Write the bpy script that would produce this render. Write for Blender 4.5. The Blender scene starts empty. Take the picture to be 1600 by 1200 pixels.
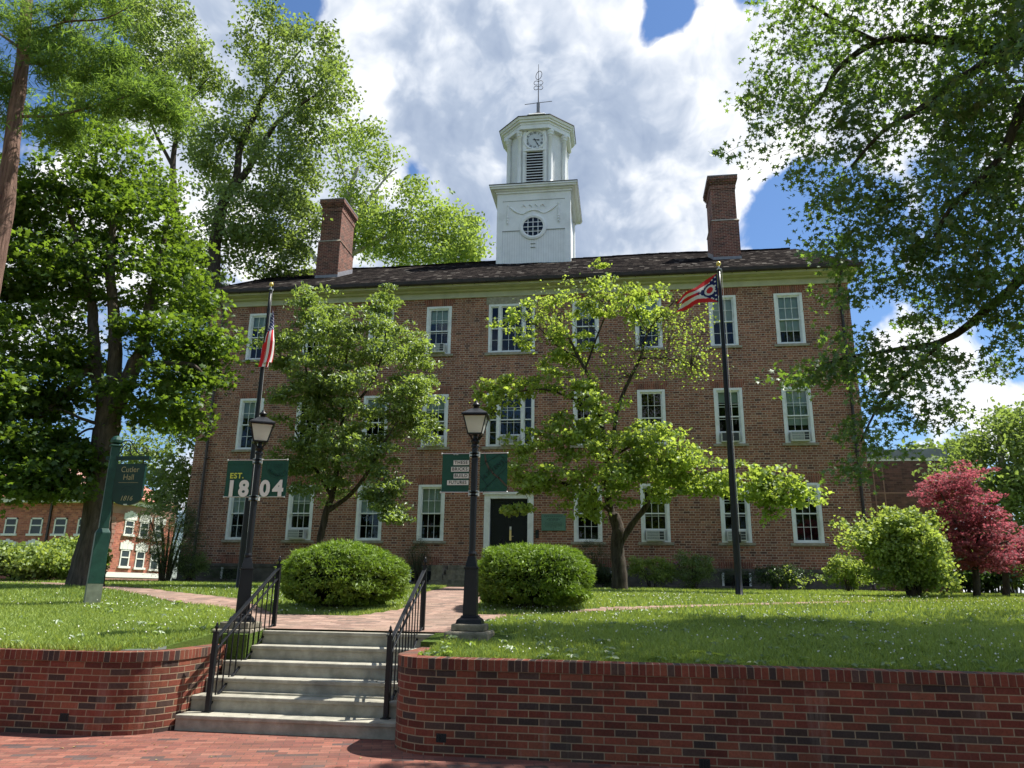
import bpy, math, random
import numpy as np
from mathutils import Vector, Matrix, noise as mnoise
R = math.radians
rng = np.random.default_rng(7)
random.seed(7)
scene = bpy.context.scene
COL = scene.collection

# ------------------------------------------------------------------ camera
F_PX = 1174.6; PITCH = 0.26735; ROLL = 0.014983; YAW = 0.14595; EYE = 1.5517
fw = np.array([-math.sin(YAW)*math.cos(PITCH), math.cos(YAW)*math.cos(PITCH), math.sin(PITCH)])
rt = np.array([math.cos(YAW), math.sin(YAW), 0.0]); up = np.cross(rt, fw)
rt2 = rt*math.cos(ROLL)+up*math.sin(ROLL); up2 = np.cross(rt2, fw)
cd = bpy.data.cameras.new('camera'); cam = bpy.data.objects.new('camera', cd); COL.objects.link(cam)
cd.sensor_fit = 'HORIZONTAL'; cd.sensor_width = 36; cd.lens = 36*F_PX/1600; cd.clip_end = 3000; cd.clip_start = .05
m = Matrix.Identity(4)
for i in range(3):
    m[i][0] = rt2[i]; m[i][1] = up2[i]; m[i][2] = -fw[i]
m[2][3] = EYE
cam.matrix_world = m
scene.camera = cam

def at(x, y, Y):
    """plan position of something seen at photo pixel x, y that stands Y metres down the site"""
    d = fw*F_PX+rt2*(x-800)+up2*(600-y)
    return np.array([d[0]/d[1]*Y, Y, EYE+d[2]/d[1]*Y])

def ground(X, Y):
    z = np.interp(Y, [7.8, 9.9, 12, 14, 16, 20, 26.5, 60, 90], [.83, 1.0, 1.17, 1.33, 1.45, 1.55, 1.66, 1.66, 1.5])
    return z

# ------------------------------------------------------------------ materials
MATS = {}
def nt(name):
    ma = bpy.data.materials.new(name); ma.use_nodes = True
    n = ma.node_tree; n.nodes.clear()
    out = n.nodes.new('ShaderNodeOutputMaterial')
    return ma, n, out
class G:
    """small helper to write node graphs"""
    def __init__(s, n): s.n = n
    def node(s, t, **k):
        x = s.n.nodes.new(t)
        for a, b in k.items(): setattr(x, a, b)
        return x
    def put(s, sock, v):
        if hasattr(v, 'is_output') or isinstance(v, bpy.types.NodeSocket): s.n.links.new(v, sock)
        elif v is not None: sock.default_value = v
    def math(s, op, a, b=None, c=None, clamp=False):
        x = s.node('ShaderNodeMath', operation=op); x.use_clamp = clamp
        s.put(x.inputs[0], a); s.put(x.inputs[1], b); s.put(x.inputs[2], c) if c is not None else None
        return x.outputs[0]
    def mr(s, v, a, b, c=0., d=1., smooth=False):
        x = s.node('ShaderNodeMapRange'); x.interpolation_type = 'SMOOTHSTEP' if smooth else 'LINEAR'
        s.put(x.inputs[0], v)
        for i, q in enumerate((a, b, c, d)): s.put(x.inputs[i+1], q)
        return x.outputs[0]
    def mix(s, f, a, b, mode='MIX'):
        x = s.node('ShaderNodeMix', data_type='RGBA', blend_type=mode)
        s.put(x.inputs[0], f); s.put(x.inputs[6], a if not isinstance(a, tuple) else (*a, 1)[:4]); s.put(x.inputs[7], b if not isinstance(b, tuple) else (*b, 1)[:4])
        return x.outputs[2]
    def ramp(s, f, stops, const=False):
        x = s.node('ShaderNodeValToRGB'); cr = x.color_ramp
        if const: cr.interpolation = 'CONSTANT'
        while len(cr.elements) < len(stops): cr.elements.new(.5)
        for e, (p, c) in zip(cr.elements, stops): e.position = p; e.color = (*c, 1)
        s.put(x.inputs[0], f); return x.outputs[0]
    def noise(s, vec, scale, detail=4, rough=.55, dist=0, out=0):
        x = s.node('ShaderNodeTexNoise'); s.put(x.inputs['Vector'], vec)
        x.inputs['Scale'].default_value = scale; x.inputs['Detail'].default_value = detail
        x.inputs['Roughness'].default_value = rough; x.inputs['Distortion'].default_value = dist
        return x.outputs[out]
    def bump(s, h, strength=.3, dist=.01, nrm=None):
        x = s.node('ShaderNodeBump'); x.inputs['Strength'].default_value = strength; x.inputs['Distance'].default_value = dist
        s.put(x.inputs['Height'], h)
        return x.outputs[0]
    def pbsdf(s, col, rough=.6, spec=.5, metal=0., nrm=None, out=None):
        x = s.node('ShaderNodeBsdfPrincipled')
        s.put(x.inputs['Base Color'], col if not isinstance(col, tuple) else (*col, 1)[:4]); s.put(x.inputs['Roughness'], rough)
        x.inputs['Metallic'].default_value = metal; x.inputs['Specular IOR Level'].default_value = spec
        if nrm is not None: s.put(x.inputs['Normal'], nrm)
        if out is not None: s.n.links.new(x.outputs[0], out.inputs[0])
        return x.outputs[0]
    def obj(s): return s.node('ShaderNodeTexCoord').outputs['Object']
    def pos(s): return s.node('ShaderNodeNewGeometry').outputs['Position']
    def uv(s): return s.node('ShaderNodeTexCoord').outputs['UV']

def plain(name, col, rough=.6, spec=.4, metal=0., var=.12, scale=6., bump=.0, bscale=60., dirt=None):
    ma, n, out = nt(name); g = G(n)
    p = g.pos()
    f = g.noise(p, scale, 5)
    c1 = tuple(max(0, c*(1-var)) for c in col); c2 = tuple(min(1, c*(1+var)) for c in col)
    c = g.mix(g.mr(f, .3, .7), c1, c2)
    if dirt:
        f2 = g.noise(p, scale*.35, 6, .65)
        c = g.mix(g.mr(f2, .5, .72), c, dirt)
    nr = g.bump(g.noise(p, bscale, 4), bump, .01) if bump else None
    g.pbsdf(c, rough, spec, metal, nr, out)
    MATS[name] = ma; return ma

def brick_mat(name, stops, L, H, course, mw, mortar, stain=(.05, .045, .035), stain_amt=.35, bump=.5, rough=.85, mvar=.25, shift=.5, rot=None, bloom=0):
    ma, n, out = nt(name); g = G(n)
    uvv = g.uv()
    if rot is not None:
        mp = g.node('ShaderNodeMapping'); mp.inputs['Rotation'].default_value[2] = rot
        n.links.new(uvv, mp.inputs[0]); uvv = mp.outputs[0]
    # a little wander so courses are not ruled lines
    wv = g.noise(uvv, 3.0, 2, out=1)
    vm = g.node('ShaderNodeVectorMath', operation='SUBTRACT'); n.links.new(wv, vm.inputs[0]); vm.inputs[1].default_value = (.5, .5, .5)
    vs = g.node('ShaderNodeVectorMath', operation='SCALE'); n.links.new(vm.outputs[0], vs.inputs[0]); vs.inputs['Scale'].default_value = .008
    va = g.node('ShaderNodeVectorMath', operation='ADD'); n.links.new(uvv, va.inputs[0]); n.links.new(vs.outputs[0], va.inputs[1])
    sp = g.node('ShaderNodeSeparateXYZ'); n.links.new(va.outputs[0], sp.inputs[0])
    u, v = sp.outputs[0], sp.outputs[1]
    P = L+H
    vc = g.math('DIVIDE', v, course); row = g.math('FLOOR', vc); fv = g.math('FRACT', vc)
    u2 = g.math('ADD', g.math('DIVIDE', u, P), g.math('MULTIPLY', row, shift))
    ub = g.math('FLOOR', u2); fu = g.math('MULTIPLY', g.math('FRACT', u2), P)
    e = g.math('MINIMUM', fu, g.math('SUBTRACT', P, fu))
    if H > 0:
        e = g.math('MINIMUM', e, g.math('ABSOLUTE', g.math('SUBTRACT', fu, L)))
        hd = g.math('GREATER_THAN', fu, L)
        ub = g.math('ADD', ub, g.math('MULTIPLY', hd, .37))
    ev = g.math('MULTIPLY', g.math('MINIMUM', fv, g.math('SUBTRACT', 1.0, fv)), course)
    ed = g.math('MINIMUM', e, ev)
    mask = g.mr(ed, mw*.32, mw*.62)           # 1 on brick
    cb = g.node('ShaderNodeCombineXYZ'); g.put(cb.inputs[0], ub); g.put(cb.inputs[1], row)
    wn = g.node('ShaderNodeTexWhiteNoise', noise_dimensions='2D'); n.links.new(cb.outputs[0], wn.inputs[0])
    bc = g.ramp(wn.outputs[0], stops, True)
    wsp = g.node('ShaderNodeSeparateColor'); n.links.new(wn.outputs[1], wsp.inputs[0])
    p = g.pos()
    bc = g.mix(1.0, bc, g.ramp(wsp.outputs[1], [(0, (1-mvar,)*3), (1, (1+mvar,)*3)]), 'MULTIPLY')
    fine = g.noise(p, 45, 4, .7)
    bc = g.mix(1.0, bc, g.ramp(fine, [(.25, (.72, .72, .72)), (.75, (1.25, 1.22, 1.2))]), 'MULTIPLY')
    mc = g.mix(g.noise(p, 20, 3), tuple(c*.75 for c in mortar), tuple(c*1.2 for c in mortar))
    c = g.mix(mask, mc, bc)
    big = g.noise(p, .55, 6, .62)
    c = g.mix(g.math('MULTIPLY', g.mr(big, .45, .75), stain_amt), c, stain)
    c = g.mix(1.0, c, g.ramp(g.noise(p, 1.7, 5, .6), [(.3, (.82, .8, .8)), (.7, (1.18, 1.14, 1.1))]), 'MULTIPLY')
    sm = g.node('ShaderNodeMapping'); n.links.new(p, sm.inputs[0]); sm.inputs['Scale'].default_value = (1.6, 1.6, .16)
    c = g.mix(g.math('MULTIPLY', g.mr(g.noise(sm.outputs[0], 1.5, 5, .6), .55, .78), .45), c, tuple(q*1.1 for q in stain))
    if bloom:
        c = g.mix(g.math('MULTIPLY', g.mr(g.noise(sm.outputs[0], 3.2, 6, .7), .56, .74), bloom), c, (.40, .33, .28))
        c = g.mix(g.math('MULTIPLY', g.mr(g.noise(p, 2.6, 7, .7), .60, .72), .55), c, (.045, .042, .026))
    hgt = g.math('ADD', mask, g.math('MULTIPLY', fine, .35))
    g.pbsdf(c, rough, .25, 0, g.bump(hgt, bump, .008), out)
    MATS[name] = ma; return ma

def leaf_mat(name, dark, light, trans, gloss=.06, tmix=.42, grough=.38):
    ma, n, out = nt(name); g = G(n)
    a = g.node('ShaderNodeAttribute'); a.attribute_name = 'tint'
    f = a.outputs['Fac']
    c = g.mix(f, dark, light)
    t = g.mix(f, tuple(q*.75 for q in trans), tuple(min(1, q*1.2) for q in trans))
    d = g.node('ShaderNodeBsdfDiffuse'); g.put(d.inputs[0], c)
    tr = g.node('ShaderNodeBsdfTranslucent'); g.put(tr.inputs[0], t)
    m1 = g.node('ShaderNodeMixShader'); m1.inputs[0].default_value = tmix
    n.links.new(d.outputs[0], m1.inputs[1]); n.links.new(tr.outputs[0], m1.inputs[2])
    gl = g.node('ShaderNodeBsdfGlossy'); gl.inputs['Roughness'].default_value = grough; gl.inputs[0].default_value = (.9, .95, .9, 1)
    m2 = g.node('ShaderNodeMixShader'); m2.inputs[0].default_value = gloss
    n.links.new(m1.outputs[0], m2.inputs[1]); n.links.new(gl.outputs[0], m2.inputs[2])
    n.links.new(m2.outputs[0], out.inputs[0])
    MATS[name] = ma; return ma

def bark_mat(name, c1, c2, sx=14, sz=2.5, bump=.8):
    ma, n, out = nt(name); g = G(n)
    mp = g.node('ShaderNodeMapping'); n.links.new(g.pos(), mp.inputs[0]); mp.inputs['Scale'].default_value = (sx, sx, sz)
    f = g.noise(mp.outputs[0], 1.0, 6, .65)
    c = g.mix(g.mr(f, .35, .65), c1, c2)
    g.pbsdf(c, .9, .2, 0, g.bump(f, bump, .03), out)
    MATS[name] = ma; return ma

# bricks
RED = [(0, (.195, .056, .034)), (.2, (.165, .044, .029)), (.4, (.22, .072, .042)), (.6, (.14, .040, .028)), (.75, (.075, .047, .038)), (.92, (.052, .038, .034))]
brick_mat('garden_brick', RED, .205, 0, .0685, .011, (.30, .23, .15), stain_amt=.3, bloom=.30)
brick_mat('cap_brick', RED, .0665, 0, .3, .008, (.30, .23, .16), shift=0, stain_amt=.2)
HALL = [(0, (.31, .135, .082)), (.25, (.26, .108, .068)), (.5, (.34, .158, .096)), (.72, (.215, .090, .060)), (.86, (.13, .062, .048)), (.93, (.30, .165, .108))]
brick_mat('hall_brick', HALL, .232, .116, .083, .021, (.50, .39, .30), stain=(.12, .075, .05), stain_amt=.3, mvar=.2, bump=.9)
brick_mat('arch_brick', [(0, (.32, .115, .075)), (.3, (.26, .09, .06)), (.7, (.20, .075, .055))], .075, 0, .32, .014, (.38, .28, .2), stain_amt=.2, shift=0)
brick_mat('chimney_brick', [(0, (.20, .078, .055)), (.3, (.16, .060, .045)), (.6, (.125, .052, .040)), (.85, (.085, .040, .035))], .215, 0, .0735, .013, (.40, .31, .24), stain_amt=.3)
brick_mat('paver', [(0, (.215, .085, .062)), (.25, (.18, .070, .055)), (.5, (.24, .105, .078)), (.74, (.155, .066, .054)), (.9, (.09, .062, .060))], .2, 0, .098, .008, (.10, .07, .055), stain=(.10, .075, .06), stain_amt=.5, mvar=.2, rot=R(-17))
brick_mat('walk_paver', [(0, (.28, .185, .15)), (.3, (.235, .155, .125)), (.6, (.31, .215, .175)), (.85, (.17, .125, .105))], .215, 0, .108, .008, (.24, .19, .15), stain=(.20, .16, .12), stain_amt=.6, mvar=.25)
brick_mat('far_brick', [(0, (.40, .15, .10)), (.4, (.35, .12, .085)), (.7, (.30, .10, .075))], .4, 0, .15, .02, (.42, .25, .18), stain_amt=.1)
brick_mat('modern_brick', [(0, (.13, .065, .055)), (.4, (.11, .058, .05)), (.7, (.15, .075, .06))], .4, 0, .15, .02, (.16, .10, .085), stain_amt=.1)
plain('white_paint', (.82, .84, .81), .5, .4, var=.04, scale=9, dirt=(.66, .67, .62))
plain('tower_paint', (.82, .84, .82), .55, .35, var=.04, scale=3, dirt=(.66, .68, .65))
plain('cream_trim', (.50, .49, .36), .6, .3, var=.08, scale=3, dirt=(.38, .38, .27))
plain('sill_stone', (.34, .31, .24), .85, .2, var=.25, scale=10, bump=.4)
plain('foundation_stone', (.12, .11, .092), .9, .2, var=.35, scale=4, bump=.6, bscale=25, dirt=(.07, .072, .06))
plain('step_concrete', (.33, .315, .255), .85, .25, var=.25, scale=7, bump=.35, bscale=90, dirt=(.22, .215, .17))
plain('old_concrete', (.23, .205, .155), .9, .2, var=.35, scale=9, bump=.7, bscale=60, dirt=(.10, .10, .065))
plain('black_iron', (.006, .007, .009), .42, .34, var=.2, scale=30)
plain('copper_pipe', (.06, .042, .038), .5, .5, var=.3, scale=4)
plain('gutter_metal', (.035, .026, .024), .55, .4, var=.3, scale=4)
plain('steel', (.55, .55, .53), .4, .5, metal=.6, var=.1)
plain('ac_white', (.60, .61, .57), .5, .4, var=.06, dirt=(.48, .47, .41))
plain('ac_dark', (.05, .055, .055), .6, .3, var=.2)
plain('ac_grille', (.30, .32, .30), .6, .3, var=.15, scale=20)
plain('lead_flash', (.22, .22, .24), .5, .5, var=.2)
plain('blind', (.42, .50, .45), .8, .2, var=.05)
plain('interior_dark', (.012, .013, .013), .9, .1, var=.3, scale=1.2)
plain('door_green', (.006, .010, .010), .5, .25, var=.2)
plain('brass', (.65, .50, .22), .35, .5, metal=.9, var=.1)
plain('gold_ball', (.72, .55, .16), .3, .5, metal=.6, var=.1)
plain('plaque_bronze', (.11, .22, .17), .55, .4, var=.15, scale=20)
plain('plaque_letters', (.045, .10, .08), .5, .4, var=.1)
plain('sign_green', (.006, .035, .026), .45, .4, var=.1)
plain('post_green', (.009, .055, .038), .5, .4, var=.2, scale=8, dirt=(.02, .085, .06))
plain('post_foot', (.22, .24, .18), .8, .2, var=.2, scale=10)
plain('sign_gold', (.42, .34, .17), .5, .4, var=.08)
plain('banner_green', (.012, .075, .048), .6, .3, var=.08, scale=14)
plain('banner_dark', (.006, .030, .022), .6, .3, var=.08)
plain('banner_seam', (.018, .10, .065), .6, .3, var=.05)
plain('banner_brown', (.075, .060, .040), .6, .3, var=.1)
plain('banner_white', (.74, .73, .66), .6, .3, var=.03)
plain('banner_yellow', (.60, .66, .09), .6, .3, var=.03)
plain('letter_black', (.015, .02, .02), .6, .3, var=.03)
plain('flag_red', (.60, .025, .03), .75, .2, var=.05)
plain('flag_white', (.72, .70, .70), .75, .2, var=.03)
plain('flag_blue', (.012, .018, .10), .75, .2, var=.05)
plain('soil', (.075, .05, .036), .95, .1, var=.4, scale=12, bump=.8, bscale=40)
plain('red_tile', (.42, .17, .12), .7, .3, var=.25, scale=2)
plain('far_glass', (.030, .038, .045), .25, .4, var=.4, scale=.8)
plain('tile_rib_sunlit', (.52, .33, .27), .7, .3, var=.2, scale=2)  # paler than the tiles: sunlight on the ribs is put into the colour
plain('far_white', (.72, .70, .64), .7, .3, var=.05)
plain('far_stone', (.30, .17, .13), .8, .2, var=.15, scale=1)
plain('parapet_metal', (.20, .21, .22), .5, .5, var=.2, scale=1.5)
plain('clock_white', (.60, .64, .66), .5, .3, var=.02)
plain('flower_white', (.75, .75, .66), .8, .1, var=.05)
plain('flower_purple', (.42, .16, .50), .8, .1, var=.1)
plain('dark_core', (.012, .020, .007), .95, .05, var=.3)  # near-black, the dimness inside a bush put into the colour
plain('frosted', (.62, .62, .56), .7, .4, var=.05)
plain('lamp_socket', (.32, .31, .26), .6, .4, var=.1)
bark_mat('bark_dark', (.028, .022, .017), (.085, .070, .055))
bark_mat('bark_maple', (.05, .042, .034), (.13, .105, .082))
bark_mat('bark_cypress', (.10, .055, .042), (.27, .17, .13), 26, 1.6, 1.4)
bark_mat('bark_pale', (.30, .28, .23), (.48, .45, .38), 4, 3, .3)
leaf_mat('leaf_sweetgum', (.028, .062, .024), (.075, .135, .055), (.28, .46, .045), .06, .36, .5)
leaf_mat('leaf_maple', (.022, .050, .012), (.075, .135, .024), (.25, .39, .03), .025, .40, .5)
leaf_mat('leaf_silver', (.06, .10, .030), (.18, .24, .10), (.33, .45, .075), .03, .45, .55)
leaf_mat('leaf_sycamore', (.07, .13, .025), (.20, .28, .06), (.42, .56, .08), .03, .45, .55)
leaf_mat('leaf_cypress', (.035, .085, .022), (.08, .16, .035), (.30, .46, .06), .02, .45, .6)
leaf_mat('leaf_dogwood', (.055, .10, .024), (.20, .27, .11), (.38, .52, .07), .07, .40, .5)
leaf_mat('leaf_redbud', (.08, .13, .022), (.25, .34, .08), (.50, .64, .08), .04, .48, .5)
leaf_mat('leaf_yew', (.030, .060, .008), (.20, .31, .03), (.25, .40, .025), .03, .30, .5)
leaf_mat('leaf_dark', (.015, .034, .012), (.045, .075, .025), (.10, .18, .03), .05, .3)
leaf_mat('leaf_fresh', (.09, .15, .03), (.27, .36, .10), (.50, .62, .09), .04, .42, .55)
leaf_mat('leaf_red', (.14, .035, .045), (.31, .085, .105), (.50, .12, .15), .025, .44, .6)
leaf_mat('dry_leaf', (.12, .075, .03), (.34, .27, .12), (.3, .22, .08), .02, .2, .6)
leaf_mat('grass_blade', (.13, .21, .025), (.36, .45, .11), (.50, .60, .08), .05, .34, .45)

def glass_mat():
    ma, n, out = nt('window_glass'); g = G(n)
    gl = g.node('ShaderNodeBsdfGlossy'); gl.inputs['Roughness'].default_value = .015
    gl.inputs[0].default_value = (.85, .92, 1, 1)
    g.put(gl.inputs['Normal'], g.bump(g.noise(g.pos(), 2.2, 1), .06, .03))
    tr = g.node('ShaderNodeBsdfTransparent'); tr.inputs[0].default_value = (.78, .84, .80, 1)
    mx = g.node('ShaderNodeMixShader')
    fr = g.node('ShaderNodeFresnel'); fr.inputs[0].default_value = 1.6
    g.put(mx.inputs[0], g.math('MULTIPLY_ADD', fr.outputs[0], .5, .01, True))
    n.links.new(tr.outputs[0], mx.inputs[1]); n.links.new(gl.outputs[0], mx.inputs[2])
    n.links.new(mx.outputs[0], out.inputs[0]); MATS['window_glass'] = ma
glass_mat()
def lampglass():
    ma, n, out = nt('lamp_glass'); g = G(n)
    d = g.node('ShaderNodeBsdfTranslucent'); d.inputs[0].default_value = (.95, .95, .88, 1)
    tr = g.node('ShaderNodeBsdfTransparent'); tr.inputs[0].default_value = (.75, .75, .72, 1)
    gl = g.node('ShaderNodeBsdfGlossy'); gl.inputs['Roughness'].default_value = .2
    m1 = g.node('ShaderNodeMixShader'); m1.inputs[0].default_value = .85
    n.links.new(tr.outputs[0], m1.inputs[1]); n.links.new(d.outputs[0], m1.inputs[2])
    df = g.node('ShaderNodeBsdfDiffuse'); df.inputs[0].default_value = (.85, .87, .82, 1)
    m3 = g.node('ShaderNodeMixShader'); m3.inputs[0].default_value = .45
    n.links.new(m1.outputs[0], m3.inputs[1]); n.links.new(df.outputs[0], m3.inputs[2])
    m2 = g.node('ShaderNodeMixShader'); m2.inputs[0].default_value = .08
    n.links.new(m3.outputs[0], m2.inputs[1]); n.links.new(gl.outputs[0], m2.inputs[2])
    n.links.new(m2.outputs[0], out.inputs[0]); MATS['lamp_glass'] = ma
lampglass()
def roof_mat():
    ma, n, out = nt('shingles'); g = G(n)
    uvv = g.uv(); sp = g.node('ShaderNodeSeparateXYZ'); n.links.new(uvv, sp.inputs[0])
    vc = g.math('DIVIDE', sp.outputs[1], .34); row = g.math('FLOOR', vc); fv = g.math('FRACT', vc)
    rn = g.node('ShaderNodeTexWhiteNoise', noise_dimensions='1D'); g.put(rn.inputs['W'], row)
    uc = g.math('ADD', g.math('DIVIDE', sp.outputs[0], .21), g.math('MULTIPLY', rn.outputs[0], 7.0))
    ub = g.math('FLOOR', uc); fu = g.math('FRACT', uc)
    cb = g.node('ShaderNodeCombineXYZ'); g.put(cb.inputs[0], ub); g.put(cb.inputs[1], row)
    wn = g.node('ShaderNodeTexWhiteNoise', noise_dimensions='2D'); n.links.new(cb.outputs[0], wn.inputs[0])
    c = g.ramp(wn.outputs[0], [(0, (.021, .019, .018)), (.3, (.014, .013, .013)), (.52, (.030, .027, .025)), (.78, (.010, .010, .010)), (.93, (.085, .080, .072))], True)
    gap = g.math('LESS_THAN', g.math('MINIMUM', fu, g.math('MULTIPLY', fv, .9)), .09)
    c = g.mix(gap, c, (.012, .010, .010))
    c = g.mix(1.0, c, g.ramp(g.noise(g.pos(), .8, 5), [(.3, (.7, .7, .7)), (.7, (1.3, 1.25, 1.2))]), 'MULTIPLY')
    h = g.math('ADD', g.math('SUBTRACT', 1.0, fv), g.math('MULTIPLY', wn.outputs[0], .6))
    g.pbsdf(c, 1.0, 0.0, 0, g.bump(h, 1.0, .05), out); MATS['shingles'] = ma
roof_mat()
def lawn_mat():
    ma, n, out = nt('lawn_base'); g = G(n); p = g.pos()
    c = g.ramp(g.noise(p, 34, 6, .75), [(.3, (.06, .10, .016)), (.5, (.12, .19, .03)), (.7, (.22, .29, .06))])
    c = g.mix(g.mr(g.noise(p, .9, 5, .6), .35, .7), c, (.10, .16, .03))
    g.pbsdf(c, .9, .15, 0, g.bump(g.noise(p, 60, 5, .8), 1.0, .04), out); MATS['lawn_base'] = ma
lawn_mat()
def siding_mat(name, vertical, w, col):
    ma, n, out = nt(name); g = G(n)
    sp = g.node('ShaderNodeSeparateXYZ'); n.links.new(g.uv(), sp.inputs[0])
    f = g.math('FRACT', g.math('DIVIDE', sp.outputs[0 if vertical else 1], w))
    ln = g.math('LESS_THAN', f, .07)
    c = g.mix(g.mr(g.noise(g.pos(), 3, 4), .3, .7), tuple(q*.93 for q in col), tuple(q*1.05 for q in col))
    c = g.mix(ln, c, tuple(q*.62 for q in col))
    g.pbsdf(c, .55, .35, 0, g.bump(g.math('SUBTRACT', 1.0, ln) if vertical else f, .6, .015), out); MATS[name] = ma
siding_mat('board_siding', True, .12, (.80, .82, .80))
siding_mat('clap_siding', False, .09, (.80, .82, .80))
def M(x): return MATS[x]

# ------------------------------------------------------------------ mesh helpers
def box_uv(V, F):
    """per-corner UV in metres, projected along each face's dominant normal"""
    out = []
    for f in F:
        p = [V[i] for i in f]
        nx = ny = nz = 0.
        for i in range(len(p)):
            a, b = p[i], p[(i+1) % len(p)]
            nx += (a[1]-b[1])*(a[2]+b[2]); ny += (a[2]-b[2])*(a[0]+b[0]); nz += (a[0]-b[0])*(a[1]+b[1])
        ax, ay, az = abs(nx), abs(ny), abs(nz)
        for q in p:
            if ay >= ax and ay >= az*1.02: out += [q[0], q[2]]
            elif ax >= az*1.02: out += [q[1], q[2]]
            else: out += [q[0], q[1]]
    return out

LOCAL = [False]
def wm(o):
    """world matrix without waiting for the depsgraph"""
    b = Matrix.LocRotScale(o.location, o.rotation_euler, o.scale)
    return b if o.parent is None else wm(o.parent) @ o.matrix_parent_inverse @ b
def copy_tree(o, parent=None):
    c = o.copy(); COL.objects.link(c)
    if parent is not None: c.parent = parent; c.matrix_parent_inverse = o.matrix_parent_inverse.copy()
    for ch in [x for x in COL.objects if x.parent is o]: copy_tree(ch, c)
    return c
def link(name, me, parent=None, mats=()):
    for x in mats: me.materials.append(x)
    o = bpy.data.objects.new(name, me); COL.objects.link(o)
    if parent is not None:
        o.parent = parent
        o.matrix_parent_inverse = Matrix.Identity(4) if LOCAL[0] else wm(parent).inverted()
    return o

class MB:
    def __init__(s): s.V = []; s.F = []; s.UV = None; s.mi = []
    def add(s, V, F, uv=None, mi=0):
        k = len(s.V); s.V += [tuple(v) for v in V]; s.F += [tuple(i+k for i in f) for f in F]; s.mi += [mi]*len(F)
        if uv is not None:
            if s.UV is None: s.UV = []
            s.UV += list(uv)
        return s
    def box(s, x0, x1, y0, y1, z0, z1, mi=0, xf=None):
        V = [(x, y, z) for x in (x0, x1) for y in (y0, y1) for z in (z0, z1)]
        if xf: V = [xf(v) for v in V]
        F = [(0, 1, 3, 2), (4, 6, 7, 5), (0, 4, 5, 1), (2, 3, 7, 6), (0, 2, 6, 4), (1, 5, 7, 3)]
        return s.add(V, F, mi=mi)
    def frustum(s, cx, cy, z0, z1, a0, b0, a1, b1, rot=0., mi=0):
        V = []
        c, t = math.cos(rot), math.sin(rot)
        for z, a, b in ((z0, a0, b0), (z1, a1, b1)):
            for dx, dy in ((-a, -b), (a, -b), (a, b), (-a, b)): V.append((cx+dx*c-dy*t, cy+dx*t+dy*c, z))
        return s.add(V, [(3, 2, 1, 0), (4, 5, 6, 7), (0, 1, 5, 4), (1, 2, 6, 5), (2, 3, 7, 6), (3, 0, 4, 7)], mi=mi)
    def lathe(s, cx, cy, prof, n=16, rot=0., mi=0):
        V = []; F = []
        for r, z in prof:
            for i in range(n):
                a = rot+2*math.pi*i/n; V.append((cx+r*math.cos(a), cy+r*math.sin(a), z))
        for j in range(len(prof)-1):
            for i in range(n):
                k = (i+1) % n; F.append((j*n+i, j*n+k, (j+1)*n+k, (j+1)*n+i))
        F.append(tuple(range(n-1, -1, -1))); F.append(tuple((len(prof)-1)*n+i for i in range(n)))
        return s.add(V, F, mi=mi)
    def tube(s, pts, rad, n=8, mi=0):
        P = [Vector(p) for p in pts]; V = []; F = []
        if not hasattr(rad, '__len__'): rad = [rad]*len(P)
        ref = Vector((0, 0, 1))
        t0 = (P[1]-P[0]).normalized()
        if abs(t0.dot(ref)) > .9: ref = Vector((1, 0, 0))
        nx = t0.cross(ref).normalized()
        for i, p in enumerate(P):
            t = (P[min(i+1, len(P)-1)]-P[max(i-1, 0)]).normalized()
            nx = (nx-t*nx.dot(t)).normalized(); ny = t.cross(nx)
            for k in range(n):
                a = 2*math.pi*k/n; V.append(tuple(p+(nx*math.cos(a)+ny*math.sin(a))*rad[i]))
        for j in range(len(P)-1):
            for k in range(n):
                q = (k+1) % n; F.append((j*n+k, j*n+q, (j+1)*n+q, (j+1)*n+k))
        F.append(tuple(range(n-1, -1, -1))); F.append(tuple((len(P)-1)*n+k for k in range(n)))
        return s.add(V, F, mi=mi)
    def build(s, name, mat, parent=None, smooth=False, bevel=0., loc=None):
        me = bpy.data.meshes.new(name)
        V = s.V
        me.from_pydata(V, [], s.F)
        ul = me.uv_layers.new(name='UVMap')
        uv = s.UV if s.UV is not None and len(s.UV) == 2*len(me.loops) else box_uv(V, s.F)
        ul.data.foreach_set('uv', uv)
        if s.UV is not None and len(s.UV) != 2*len(me.loops): print('uv mismatch', name)
        mats = mat if isinstance(mat, (list, tuple)) else [mat]
        if len(mats) > 1: me.polygons.foreach_set('material_index', s.mi)
        if smooth: me.polygons.foreach_set('use_smooth', [True]*len(me.polygons))
        me.update()
        o = link(name, me, parent, [M(x) for x in mats])
        if bevel:
            b = o.modifiers.new('bevel', 'BEVEL'); b.width = bevel; b.segments = 2; b.limit_method = 'ANGLE'
        if loc: o.location = loc
        return o

def empty(name, loc=(0, 0, 0), rz=0.):
    o = bpy.data.objects.new(name, None); COL.objects.link(o); o.location = tuple(map(float, loc)); o.rotation_euler = (0, 0, rz)
    o.empty_display_size = .2
    return o
def tag(o, label, cat, group=None, kind=None):
    if label: o['label'] = label
    if cat: o['category'] = cat
    if group: o['group'] = group
    if kind: o['kind'] = kind
    return o
def structure(o): o['kind'] = 'structure'; return o

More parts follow.
